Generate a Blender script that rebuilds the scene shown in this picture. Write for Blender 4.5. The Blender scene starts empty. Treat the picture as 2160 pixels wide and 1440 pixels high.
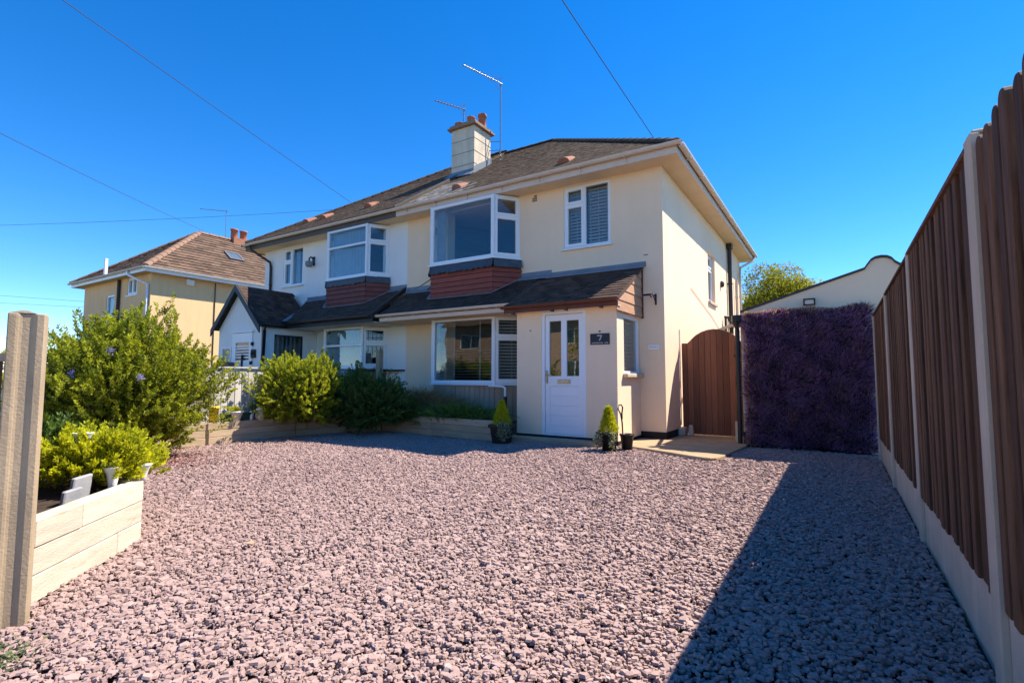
import bpy, bmesh, math, random
import numpy as np
from mathutils import Vector, Matrix

# ------------------------------------------------------------------ camera, sky, sun, exposure
scene = bpy.context.scene
COL = scene.collection
FPX, YAW, PITCH, ROLL = 1080.6, 0.5634, 0.0697, 0.0016
CAM = Vector((2.4272, -8.6779, 1.0624))
fw = Vector((-math.sin(YAW)*math.cos(PITCH), math.cos(YAW)*math.cos(PITCH), math.sin(PITCH)))
rt = Vector((math.cos(YAW), math.sin(YAW), 0)); up = rt.cross(fw)
rt2 = rt*math.cos(ROLL)+up*math.sin(ROLL); up2 = up*math.cos(ROLL)-rt*math.sin(ROLL)
cd = bpy.data.cameras.new('camera'); cam = bpy.data.objects.new('camera', cd); COL.objects.link(cam)
mw = Matrix((( rt2.x, up2.x, -fw.x, CAM.x), (rt2.y, up2.y, -fw.y, CAM.y), (rt2.z, up2.z, -fw.z, CAM.z), (0,0,0,1)))
cam.matrix_world = mw
cd.sensor_width = 36; cd.lens = 36*FPX/2160; cd.clip_start = 0.05; cd.clip_end = 2000
scene.camera = cam

SUN = Vector((0.51, 0.57, 1.0)).normalized()
SUN_EL = math.asin(SUN.z); SUN_AZ = math.atan2(SUN.x, SUN.y)
world = bpy.data.worlds.new('World'); scene.world = world; world.use_nodes = True
wn = world.node_tree.nodes; wl = world.node_tree.links; wn.clear()
sky = wn.new('ShaderNodeTexSky'); sky.sky_type = 'NISHITA'; sky.sun_disc = False
sky.sun_elevation = SUN_EL; sky.sun_rotation = SUN_AZ; sky.altitude = 2500
sky.air_density = 1.0; sky.dust_density = 0.0; sky.ozone_density = 3.0
hs = wn.new('ShaderNodeHueSaturation'); hs.inputs['Saturation'].default_value = 1.36; hs.inputs['Hue'].default_value = 0.505
bg = wn.new('ShaderNodeBackground'); bg.inputs['Strength'].default_value = 0.112
wo = wn.new('ShaderNodeOutputWorld')
wl.new(sky.outputs[0], hs.inputs['Color']); wl.new(hs.outputs[0], bg.inputs[0]); wl.new(bg.outputs[0], wo.inputs[0])
sd = bpy.data.lights.new('sun', 'SUN'); sd.energy = 3.8; sd.angle = math.radians(0.5); sd.color = (1.0, 0.91, 0.78)
so = bpy.data.objects.new('sun', sd); COL.objects.link(so)
so.rotation_euler = SUN.to_track_quat('Z', 'Y').to_euler(); so.location = SUN*30
vs = scene.view_settings
vs.view_transform = 'Standard'; vs.look = 'None'; vs.gamma = 1; vs.use_curve_mapping = False
vs.exposure = 1.36
scene.render.engine = 'CYCLES'
scene.cycles.max_bounces = 8; scene.cycles.transparent_max_bounces = 12

R_ = random.Random(7)

# ------------------------------------------------------------------ materials
def lk(nt, a, b): nt.links.new(a, b)
def M(name, col, rough=.75, var=.15, vs=6., bump=0., bs=60., col2=None, metal=0., stretch=(1,1,1), tint=0., rv=0., spec=.3, dirt=0., stain=None, stain_s=2., stain_lo=.55):
    m = bpy.data.materials.new(name); m.use_nodes = True; nt = m.node_tree; n = nt.nodes; n.clear()
    out = n.new('ShaderNodeOutputMaterial'); b = n.new('ShaderNodeBsdfPrincipled'); lk(nt, b.outputs[0], out.inputs[0])
    b.inputs['Roughness'].default_value = rough; b.inputs['Metallic'].default_value = metal
    b.inputs['Specular IOR Level'].default_value = spec
    tc = n.new('ShaderNodeTexCoord'); oi = n.new('ShaderNodeObjectInfo')
    mp = n.new('ShaderNodeMapping'); mp.inputs['Scale'].default_value = stretch; lk(nt, tc.outputs['Object'], mp.inputs[0])
    ad = n.new('ShaderNodeVectorMath'); ad.operation = 'ADD'
    sc = n.new('ShaderNodeVectorMath'); sc.operation = 'SCALE'; sc.inputs[0].default_value = (37, 19, 53); lk(nt, oi.outputs['Random'], sc.inputs['Scale'])
    lk(nt, mp.outputs[0], ad.inputs[0]); lk(nt, sc.outputs[0], ad.inputs[1])
    nz = n.new('ShaderNodeTexNoise'); nz.inputs['Scale'].default_value = vs; nz.inputs['Detail'].default_value = 6; nz.inputs['Roughness'].default_value = .6
    lk(nt, ad.outputs[0], nz.inputs['Vector'])
    rp = n.new('ShaderNodeValToRGB'); e = rp.color_ramp.elements; e[0].position = .3; e[1].position = .7
    c1 = [c*(1-var) for c in col]; c2 = col2 if col2 else [min(1, c*(1+var)) for c in col]
    e[0].color = (*c1, 1); e[1].color = (*c2, 1); lk(nt, nz.outputs['Fac'], rp.inputs[0])
    cur = rp.outputs[0]
    def mul(cur, fac_socket, lo, hi, f0=0., f1=1.):
        mr = n.new('ShaderNodeMapRange'); mr.inputs[1].default_value = f0; mr.inputs[2].default_value = f1
        mr.inputs[3].default_value = lo; mr.inputs[4].default_value = hi; lk(nt, fac_socket, mr.inputs[0])
        mx = n.new('ShaderNodeVectorMath'); mx.operation = 'SCALE'; lk(nt, cur, mx.inputs[0]); lk(nt, mr.outputs[0], mx.inputs['Scale'])
        return mx.outputs[0]
    if tint:
        at = n.new('ShaderNodeAttribute'); at.attribute_name = 'tint'; cur = mul(cur, at.outputs['Fac'], 1-tint, 1+tint)
    if rv: cur = mul(cur, oi.outputs['Random'], 1-rv, 1+rv)
    if dirt:
        m2 = n.new('ShaderNodeMapping'); m2.inputs['Scale'].default_value = (3.1, 3.1, .35); lk(nt, tc.outputs['Object'], m2.inputs[0])
        n2 = n.new('ShaderNodeTexNoise'); n2.inputs['Scale'].default_value = 2.2; n2.inputs['Detail'].default_value = 7; lk(nt, m2.outputs[0], n2.inputs['Vector'])
        cur = mul(cur, n2.outputs['Fac'], 1-dirt, 1+dirt*.25, .32, .62)
    if stain:
        n3 = n.new('ShaderNodeTexNoise'); n3.inputs['Scale'].default_value = stain_s; n3.inputs['Detail'].default_value = 8; n3.inputs['Roughness'].default_value = .7
        lk(nt, ad.outputs[0], n3.inputs['Vector'])
        mr = n.new('ShaderNodeMapRange'); mr.inputs[1].default_value = stain_lo; mr.inputs[2].default_value = stain_lo+.14; lk(nt, n3.outputs['Fac'], mr.inputs[0])
        mx = n.new('ShaderNodeMix'); mx.data_type = 'RGBA'; lk(nt, mr.outputs[0], mx.inputs[0]); lk(nt, cur, mx.inputs[6]); mx.inputs[7].default_value = (*stain, 1)
        cur = mx.outputs[2]
    lk(nt, cur, b.inputs['Base Color'])
    if bump:
        nb = n.new('ShaderNodeTexNoise'); nb.inputs['Scale'].default_value = bs; nb.inputs['Detail'].default_value = 5
        lk(nt, ad.outputs[0], nb.inputs['Vector'])
        bp = n.new('ShaderNodeBump'); bp.inputs['Strength'].default_value = bump; bp.inputs['Distance'].default_value = .01
        lk(nt, nb.outputs['Fac'], bp.inputs['Height']); lk(nt, bp.outputs[0], b.inputs['Normal'])
    return m
def MLeaf(name, dark, light, trans=.35, tcol=None, rough=.5):
    m = bpy.data.materials.new(name); m.use_nodes = True; nt = m.node_tree; n = nt.nodes; n.clear()
    out = n.new('ShaderNodeOutputMaterial'); b = n.new('ShaderNodeBsdfPrincipled'); t = n.new('ShaderNodeBsdfTranslucent'); mx = n.new('ShaderNodeMixShader')
    at = n.new('ShaderNodeAttribute'); at.attribute_name = 'tint'
    rp = n.new('ShaderNodeValToRGB'); rp.color_ramp.elements[0].color = (*dark, 1); rp.color_ramp.elements[1].color = (*light, 1)
    lk(nt, at.outputs['Fac'], rp.inputs[0]); lk(nt, rp.outputs[0], b.inputs['Base Color'])
    b.inputs['Roughness'].default_value = rough; b.inputs['Specular IOR Level'].default_value = .25
    sc = n.new('ShaderNodeVectorMath'); sc.operation = 'MULTIPLY'; sc.inputs[1].default_value = tcol or (1.5, 1.35, .6); lk(nt, rp.outputs[0], sc.inputs[0])
    lk(nt, sc.outputs[0], t.inputs[0]); mx.inputs[0].default_value = trans
    lk(nt, b.outputs[0], mx.inputs[1]); lk(nt, t.outputs[0], mx.inputs[2]); lk(nt, mx.outputs[0], out.inputs[0])
    return m
def MRamp(name, cols, rough=.8, bump=.3, bs=90):
    m = bpy.data.materials.new(name); m.use_nodes = True; nt = m.node_tree; n = nt.nodes; n.clear()
    out = n.new('ShaderNodeOutputMaterial'); b = n.new('ShaderNodeBsdfPrincipled'); lk(nt, b.outputs[0], out.inputs[0])
    at = n.new('ShaderNodeAttribute'); at.attribute_name = 'tint'
    rp = n.new('ShaderNodeValToRGB'); el = rp.color_ramp.elements
    for i, c in enumerate(cols):
        p = i/(len(cols)-1)
        e = el[0] if i == 0 else (el[len(el)-1] if i == len(cols)-1 else el.new(p))
        e.position = p; e.color = (*c, 1)
    lk(nt, at.outputs['Fac'], rp.inputs[0])
    tc = n.new('ShaderNodeTexCoord'); nz = n.new('ShaderNodeTexNoise'); nz.inputs['Scale'].default_value = bs; nz.inputs['Detail'].default_value = 4
    lk(nt, tc.outputs['Object'], nz.inputs['Vector'])
    mr = n.new('ShaderNodeMapRange'); mr.inputs[3].default_value = .82; mr.inputs[4].default_value = 1.15; lk(nt, nz.outputs['Fac'], mr.inputs[0])
    sc = n.new('ShaderNodeVectorMath'); sc.operation = 'SCALE'; lk(nt, rp.outputs[0], sc.inputs[0]); lk(nt, mr.outputs[0], sc.inputs['Scale'])
    lk(nt, sc.outputs[0], b.inputs['Base Color']); b.inputs['Roughness'].default_value = rough; b.inputs['Specular IOR Level'].default_value = .2
    bp = n.new('ShaderNodeBump'); bp.inputs['Strength'].default_value = bump; bp.inputs['Distance'].default_value = .004
    lk(nt, nz.outputs['Fac'], bp.inputs['Height']); lk(nt, bp.outputs[0], b.inputs['Normal'])
    return m
def MGlass(name, ior=1.62, tintc=(.84, .90, .92)):
    m = bpy.data.materials.new(name); m.use_nodes = True; nt = m.node_tree; n = nt.nodes; n.clear()
    out = n.new('ShaderNodeOutputMaterial'); g = n.new('ShaderNodeBsdfGlossy'); g.inputs['Roughness'].default_value = .01
    t = n.new('ShaderNodeBsdfTransparent'); t.inputs[0].default_value = (*tintc, 1); f = n.new('ShaderNodeFresnel'); ge = n.new('ShaderNodeNewGeometry'); mr = n.new('ShaderNodeMapRange'); mr.inputs[3].default_value = ior; mr.inputs[4].default_value = 1/ior; lk(nt, ge.outputs['Backfacing'], mr.inputs[0]); lk(nt, mr.outputs[0], f.inputs[0])
    mx = n.new('ShaderNodeMixShader'); lk(nt, f.outputs[0], mx.inputs[0]); lk(nt, t.outputs[0], mx.inputs[1]); lk(nt, g.outputs[0], mx.inputs[2])
    tc = n.new('ShaderNodeTexCoord'); nz = n.new('ShaderNodeTexNoise'); nz.inputs['Scale'].default_value = 1.6; lk(nt, tc.outputs['Object'], nz.inputs['Vector'])
    bp = n.new('ShaderNodeBump'); bp.inputs['Strength'].default_value = .04; bp.inputs['Distance'].default_value = .05; lk(nt, nz.outputs['Fac'], bp.inputs['Height'])
    lk(nt, bp.outputs[0], g.inputs['Normal'])
    lk(nt, mx.outputs[0], out.inputs[0]); return m

CREAM = M('cream_render', (.91, .685, .47), .85, .05, .8, .3, 110, dirt=.018)
WHITEW = M('white_render', (.84, .82, .78), .85, .03, 1.5, .2, 130, dirt=.02)
YELLOW = M('yellow_render', (.80, .535, .28), .85, .04, 1.2, .2, 120, dirt=.05)
UPVC = M('white_upvc', (.82, .83, .84), .3, .02, 4, spec=.45)
UPVCG = M('aged_white_plastic', (.68, .55, .45), .45, .06, 5)
SOFFIT = M('soffit_paint', (.80, .60, .40), .8, .06, 3)
TILE = M('roof_tile', (.088, .054, .031), .85, .15, 9, .3, 60, tint=.13, stain=(.10, .076, .038), stain_s=1.1, stain_lo=.5)
TILE_D = M('dark_roof_tile', (.056, .036, .026), .75, .25, 10, .3, 60, tint=.35, rv=.2)
TILE_W = M('red_brown_tile', (.078, .044, .031), .8, .3, 9, .3, 60, tint=.4, rv=.2)
TILE_Y = M('brown_roof_tile', (.14, .088, .058), .85, .15, 6, .3, 60, tint=.3)
LICHEN = M('lichen_tile', (.26, .235, .20), .9, .3, 16, .4, 60, tint=.45, stain=(.06, .045, .035), stain_s=13, stain_lo=.53)
LEAD = M('lead_flashing', (.17, .20, .235), .5, .15, 6, spec=.5)
LEADD = M('dark_lead', (.055, .065, .075), .5, .3, 7, .2, 30, spec=.5)
REDB = M('red_cladding', (.27, .066, .042), .6, .2, 5, .15, 40, stretch=(1, 1, 6), rv=.12)
REDB2 = M('maroon_tile', (.19, .060, .046), .65, .2, 5, .15, 40, rv=.12)
TANW = M('tan_timber', (.50, .27, .15), .65, .15, 5, .2, 50, stretch=(1, .6, 7), rv=.08)
FASB = M('red_brown_fascia', (.13, .045, .028), .55, .15, 5)
GREYP = M('grey_plank', (.44, .31, .22), .8, .15, 4, .2, 50, stretch=(8, 8, .7), rv=.12)
BLACK = M('black_bitumen', (.012, .013, .015), .6, .3, 5)
BLACKP = M('black_plastic', (.014, .014, .015), .4, .1, 5, spec=.4)
DARKB = M('blueblack_paint', (.014, .022, .032), .5, .15, 5)
BROWNP = M('brown_downpipe', (.045, .035, .03), .5, .15, 5)
TERRA = M('terracotta', (.40, .135, .07), .75, .15, 8, .15, 50)
TERRAL = M('pale_terracotta', (.55, .27, .17), .75, .15, 8, .15, 50)
CHIM = M('chimney_render', (.66, .56, .42), .9, .1, 4, .3, 70, dirt=.15, stain=(.30, .24, .17), stain_s=5, stain_lo=.64)
MORTAR = M('mortar', (.22, .17, .13), .95, .2, 12, .5, 40)
CONC = M('concrete', (.38, .285, .18), .9, .1, 3, .25, 90, col2=(.49, .375, .245), dirt=.15, stain=(.26, .21, .16), stain_s=7, stain_lo=.62)
CONCB = M('pale_concrete', (.60, .48, .36), .9, .08, 4, .35, 80, dirt=.14, rv=.06)
PADM = M('path_concrete', (.40, .29, .175), .9, .15, 4, .35, 60, stain=(.27, .19, .115), stain_s=3, stain_lo=.56)
SLEEP = M('pale_sleeper', (.60, .53, .41), .8, .12, 4, .4, 40, stretch=(1, 1, 7), rv=.10, stain=(.34, .25, .14), stain_s=2.8, stain_lo=.58)
SLEEPD = M('weathered_sleeper', (.46, .34, .22), .8, .12, 4, .3, 40, stretch=(1, 1, 5), rv=.1, stain=(.28, .19, .11), stain_s=3.5, stain_lo=.6)
FENCE = M('brown_fence_board', (.130, .062, .033), .8, .5, 5, .5, 60, stretch=(9, 9, .6), rv=.42, stain=(.05, .025, .016), stain_s=3.5, stain_lo=.6)
GATEM = M('gate_board', (.20, .078, .042), .65, .2, 5, .25, 45, stretch=(9, 9, .7), rv=.33, stain=(.12, .04, .02), stain_s=4, stain_lo=.62)
PICK = M('pale_picket', (.60, .55, .49), .8, .1, 4, .2, 50, stretch=(8, 8, .6), rv=.12)
SOIL = M('soil', (.05, .034, .024), .95, .4, 14, .8, 40)
DRIVE = M('gravel_bed', (.05, .037, .034), .95, .4, 30, .8, 60)
GRAVEL = MRamp('slate_chippings', [(.20, .122, .108), (.31, .208, .185), (.37, .256, .228), (.40, .280, .250), (.43, .308, .275), (.48, .375, .33)])
BARK = MRamp('red_bark', [(.08, .02, .015), (.2, .06, .05), (.3, .12, .1)])
GROUND = M('earth_ground', (.07, .08, .035), .95, .4, 3, .5, 20)
ASPH = M('asphalt', (.11, .10, .09), .9, .15, 20, .4, 90)
PAVE = M('pavement', (.46, .40, .33), .9, .1, 6, .3, 60)
BRICK = M('opposite_brick', (.46, .30, .19), .85, .2, 9, .2, 50)
GLASS = MGlass('window_glass')
GLASSD = MGlass('door_glass', 2.5, (.5, .55, .55))
BLIND = M('blind_slat', (.62, .60, .56), .6, .05, 5)
VBLIND = M('vertical_blind', (.40, .46, .50), .7, .08, 5)
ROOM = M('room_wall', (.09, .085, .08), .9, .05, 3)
CURT = M('curtain', (.42, .4, .38), .9, .1, 5)
SLATE = M('slate_sign', (.028, .030, .036), .5, .2, 8)
SILVER = M('silver_lettering', (.45, .45, .47), .4, .05, 5)
METAL = M('aluminium', (.26, .28, .30), .35, .1, 6, metal=.7)
CHROME = M('chrome', (.5, .5, .52), .2, .05, 6, metal=.9)
IRON = M('dark_iron', (.03, .022, .02), .6, .2, 6)
WHITEP = M('white_plastic', (.82, .82, .80), .35, .03, 5, spec=.4)
GREYST = M('grey_slate_stone', (.30, .30, .31), .8, .15, 4, .3, 40)
YELP = M('yellow_plastic', (.75, .58, .02), .4, .05, 5)
DGREEN = M('dark_green_plastic', (.012, .045, .03), .45, .1, 5)
WIREM = M('wire', (.06, .08, .12), .6, .05, 5)
STEM = M('stem_bark', (.09, .06, .04), .9, .2, 20, .3, 40)
L_BIG = MLeaf('shrub_leaf', (.045, .08, .009), (.43, .47, .035), .45)
L_GOLD = MLeaf('golden_leaf', (.15, .19, .01), (.62, .64, .03), .45)
L_YG = MLeaf('yellow_green_leaf', (.08, .13, .012), (.48, .52, .04), .45)
L_DK = MLeaf('dark_green_leaf', (.03, .07, .02), (.14, .25, .06), .35)
L_JUN = MLeaf('juniper_leaf', (.04, .10, .025), (.18, .34, .07), .35)
L_LIME = MLeaf('lime_conifer_leaf', (.22, .28, .01), (.66, .66, .03), .4)
L_IVY = MLeaf('variegated_leaf', (.09, .14, .06), (.48, .50, .33), .3)
L_DRY = MLeaf('dry_grass', (.14, .09, .045), (.50, .36, .19), .35)
L_PUR = MLeaf('purple_tuft', (.035, .023, .05), (.50, .31, .58), .25, (1.3, .8, 1.0))
L_TAN = MLeaf('tan_tip', (.40, .26, .12), (.72, .54, .30), .35, (1.2, 1.0, .7))
L_TREE = MLeaf('tree_leaf', (.09, .12, .012), (.45, .44, .04), .45)
L_FLOW = MLeaf('violet_petal', (.17, .15, .42), (.45, .40, .75), .3, (1, 1, 1))

# ------------------------------------------------------------------ mesh helpers
ORG = {}
def V(*a): return Vector(a)
class MB:
    def __init__(s): s.v = []; s.f = []; s.t = []; s.mi = []; s.tint = .5; s.m = 0; s.sm = []; s.smooth = False
    def poly(s, pts):
        i = len(s.v); s.v.extend([tuple(p) for p in pts]); s.f.append(list(range(i, i+len(pts)))); s.t.append(s.tint); s.mi.append(s.m); s.sm.append(s.smooth)
    def faces(s, verts, faces, smooth=None):
        i = len(s.v); s.v.extend([tuple(p) for p in verts])
        for f in faces: s.f.append([a+i for a in f]); s.t.append(s.tint); s.mi.append(s.m); s.sm.append(s.smooth if smooth is None else smooth)
    def hexa(s, p):   # 4 bottom ccw, 4 top ccw
        s.faces(p, [(3,2,1,0),(4,5,6,7),(0,1,5,4),(1,2,6,5),(2,3,7,6),(3,0,4,7)])
    def box(s, x0, x1, y0, y1, z0, z1):
        s.hexa([(x0,y0,z0),(x1,y0,z0),(x1,y1,z0),(x0,y1,z0),(x0,y0,z1),(x1,y0,z1),(x1,y1,z1),(x0,y1,z1)])
    def obox(s, c, a, b, d):
        c, a, b, d = Vector(c), Vector(a), Vector(b), Vector(d)
        s.hexa([c-a-b-d, c+a-b-d, c+a+b-d, c-a+b-d, c-a-b+d, c+a-b+d, c+a+b+d, c-a+b+d])
    def bar(s, p, q, w, h, upv=(0,0,1)):
        p, q = Vector(p), Vector(q); d = (q-p); L = d.length; d.normalize(); u = Vector(upv)
        if abs(d.dot(u)) > .98: u = Vector((1,0,0))
        sd_ = d.cross(u).normalized(); u = sd_.cross(d)
        s.obox((p+q)/2, d*L/2, sd_*w/2, u*h/2)
    def prism(s, pts, off, cap=True):
        pts = [Vector(p) for p in pts]; off = Vector(off); n = len(pts)
        vs_ = pts+[p+off for p in pts]
        fs = [(i, (i+1) % n, (i+1) % n+n, i+n) for i in range(n)]
        if cap: fs += [tuple(range(n-1, -1, -1)), tuple(range(n, 2*n))]
        s.faces(vs_, fs)
    def tube(s, path, r, n=6, cap=True, smooth=True):
        path = [Vector(p) for p in path]; k = len(path); rr = r if isinstance(r, (list, tuple)) else [r]*k
        vs_ = []
        for i, p in enumerate(path):
            d = (path[min(i+1, k-1)]-path[max(i-1, 0)]).normalized()
            u = Vector((0,0,1)) if abs(d.z) < .95 else Vector((1,0,0))
            a = d.cross(u).normalized(); b = a.cross(d)
            for j in range(n):
                th = 2*math.pi*j/n; vs_.append(p+a*rr[i]*math.cos(th)+b*rr[i]*math.sin(th))
        fs = [(i*n+j, i*n+(j+1) % n, (i+1)*n+(j+1) % n, (i+1)*n+j) for i in range(k-1) for j in range(n)]
        s.faces(vs_, fs, smooth)
        if cap: s.faces(vs_, [tuple(range(n-1, -1, -1)), tuple(range((k-1)*n, k*n))], False)
    def lathe(s, c, prof, n=16, smooth=True):
        c = Vector(c); vs_ = []
        for r, z in prof:
            for j in range(n):
                th = 2*math.pi*j/n; vs_.append(c+Vector((r*math.cos(th), r*math.sin(th), z)))
        k = len(prof)
        s.faces(vs_, [(i*n+j, i*n+(j+1) % n, (i+1)*n+(j+1) % n, (i+1)*n+j) for i in range(k-1) for j in range(n)], smooth)
    def fbox(s, fr, u0, u1, v0, v1, n0, n1):
        s.hexa([fr(u0,v0,n0), fr(u1,v0,n0), fr(u1,v1,n0), fr(u0,v1,n0), fr(u0,v0,n1), fr(u1,v0,n1), fr(u1,v1,n1), fr(u0,v1,n1)])
    def panel(s, fr, u0, u1, v0, v1, holes, n0, n1):   # slab between n0 (back) and n1 (front) with rectangular holes
        us = sorted(set([u0, u1]+[min(max(h[i], u0), u1) for h in holes for i in (0, 1)])); vv = sorted(set([v0, v1]+[min(max(h[i], v0), v1) for h in holes for i in (2, 3)]))
        nu, nv = len(us)-1, len(vv)-1
        def solid(i, j):
            if i < 0 or j < 0 or i >= nu or j >= nv: return False
            cu, cv = (us[i]+us[i+1])/2, (vv[j]+vv[j+1])/2
            return not any(h[0] < cu < h[1] and h[2] < cv < h[3] for h in holes)
        for i in range(nu):
            for j in range(nv):
                if not solid(i, j): continue
                a, b, c, d = us[i], us[i+1], vv[j], vv[j+1]
                s.poly([fr(a,c,n1), fr(b,c,n1), fr(b,d,n1), fr(a,d,n1)]); s.poly([fr(b,c,n0), fr(a,c,n0), fr(a,d,n0), fr(b,d,n0)])
                if not solid(i-1, j): s.poly([fr(a,c,n0), fr(a,c,n1), fr(a,d,n1), fr(a,d,n0)])
                if not solid(i+1, j): s.poly([fr(b,c,n1), fr(b,c,n0), fr(b,d,n0), fr(b,d,n1)])
                if not solid(i, j-1): s.poly([fr(a,c,n0), fr(b,c,n0), fr(b,c,n1), fr(a,c,n1)])
                if not solid(i, j+1): s.poly([fr(a,d,n1), fr(b,d,n1), fr(b,d,n0), fr(a,d,n0)])
    def build(s, name, mats, parent=None, kind=None, label=None, bevel=0, org=None):
        vv = np.array(s.v, dtype=float).reshape(-1, 3)
        if org is None: org = Vector(((vv[:,0].min()+vv[:,0].max())/2, (vv[:,1].min()+vv[:,1].max())/2, vv[:,2].min()))
        org = Vector(org)
        me = bpy.data.meshes.new(name); me.from_pydata((vv-np.array(org)).tolist(), [], s.f)
        mats = mats if isinstance(mats, (list, tuple)) else [mats]
        for m in mats: me.materials.append(m)
        if len(mats) > 1: me.polygons.foreach_set('material_index', s.mi)
        me.polygons.foreach_set('use_smooth', s.sm)
        if len(set(s.t)) > 1:
            a = me.attributes.new('tint', 'FLOAT', 'FACE'); a.data.foreach_set('value', s.t)
        elif s.t and s.t[0] != 0.:
            a = me.attributes.new('tint', 'FLOAT', 'FACE'); a.data.foreach_set('value', s.t)
        if bevel:
            b = bmesh.new(); b.from_mesh(me); bmesh.ops.remove_doubles(b, verts=b.verts, dist=1e-5)
            bmesh.ops.bevel(b, geom=[e for e in b.edges if len(e.link_faces) == 2 and e.calc_face_angle(0) > .5], offset=bevel, segments=1, affect='EDGES', clamp_overlap=True)
            b.to_mesh(me); b.free()
        return link(name, me, org, parent, kind, label)
def link(name, me, org, parent=None, kind=None, label=None):
    o = bpy.data.objects.new(name, me); COL.objects.link(o)
    if parent is not None: o.parent = parent; o.location = Vector(org)-ORG[parent.name]
    else: o.location = org
    ORG[o.name] = Vector(org)
    if kind: o['kind'] = kind
    if label: o['label'] = label
    return o
def tag(o, label, cat, group=None):
    o['label'] = label; o['category'] = cat
    if group: o['group'] = group
    return o
def thing(name, label, cat, loc, group=None):
    o = bpy.data.objects.new(name, None); COL.objects.link(o); o.location = loc; o.empty_display_size = .1
    ORG[o.name] = Vector(loc); return tag(o, label, cat, group)
def share(src, parent, loc, name=None):   # copy of a part that shares its mesh
    o = src.copy(); COL.objects.link(o); o.parent = parent; o.location = Vector(loc)-ORG[parent.name]; ORG[o.name] = Vector(loc); return o
def frame(o, u, v, n):
    o, u, v, n = Vector(o), Vector(u).normalized(), Vector(v).normalized(), Vector(n).normalized()
    return lambda a, b, c: o+u*a+v*b+n*c
FRONT = lambda x, y, z: frame((x, y, z), (1,0,0), (0,0,1), (0,-1,0))     # wall facing -y
RIGHT = lambda x, y, z: frame((x, y, z), (0,1,0), (0,0,1), (1,0,0))      # wall facing +x

def np_mesh(name, verts, faces, mat, parent=None, kind=None, tint=None, org=(0,0,0), smooth=False, label=None):
    # faces: (n,k) array
    n, k = faces.shape
    me = bpy.data.meshes.new(name); me.vertices.add(len(verts)); me.vertices.foreach_set('co', (verts-np.array(org)).astype(np.float32).ravel())
    me.loops.add(n*k); me.loops.foreach_set('vertex_index', faces.astype(np.int32).ravel())
    me.polygons.add(n); me.polygons.foreach_set('loop_start', np.arange(0, n*k, k, dtype=np.int32))
    me.polygons.foreach_set('use_smooth', np.full(n, smooth))
    if tint is not None:
        a = me.attributes.new('tint', 'FLOAT', 'FACE'); a.data.foreach_set('value', tint.astype(np.float32))
    me.update(calc_edges=True); me.materials.append(mat)
    return link(name, me, Vector(org), parent, kind, label)

def norm(a): return a/np.maximum(np.linalg.norm(a, axis=1, keepdims=True), 1e-9)
def leaf_cards(P, D, L, W, rng, Nh=None):
    n = len(P); D = norm(D)
    if Nh is None: Nh = rng.normal(size=(n, 3))
    S = norm(np.cross(D, Nh)); N = np.cross(S, D)
    L = L.reshape(-1, 1); W = W.reshape(-1, 1)
    b = P; t = P+D*L+N*L*.08; l = P+D*L*.45+S*W*.5+N*W*.25; r = P+D*L*.45-S*W*.5+N*W*.25
    v = np.stack([b, r, t, l], 1).reshape(-1, 3); i = np.arange(n)[:, None]*4
    f = np.concatenate([i+np.array([[0,1,2]]), i+np.array([[0,2,3]])], 1).reshape(-1, 3)
    return v, f
def stems(P, Q, w):
    n = len(P); D = norm(Q-P); a = np.tile([[.3, .8, .52]], (n, 1)); S = norm(np.cross(D, a))*w/2; T = norm(np.cross(D, S))*w/2
    v = np.stack([P-S, P+S, Q, P-T, P+T, Q], 1).reshape(-1, 3); i = np.arange(n)[:, None]*6
    f = np.concatenate([i+np.array([[0,1,2]]), i+np.array([[3,4,5]])], 1).reshape(-1, 3)
    return v, f

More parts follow.
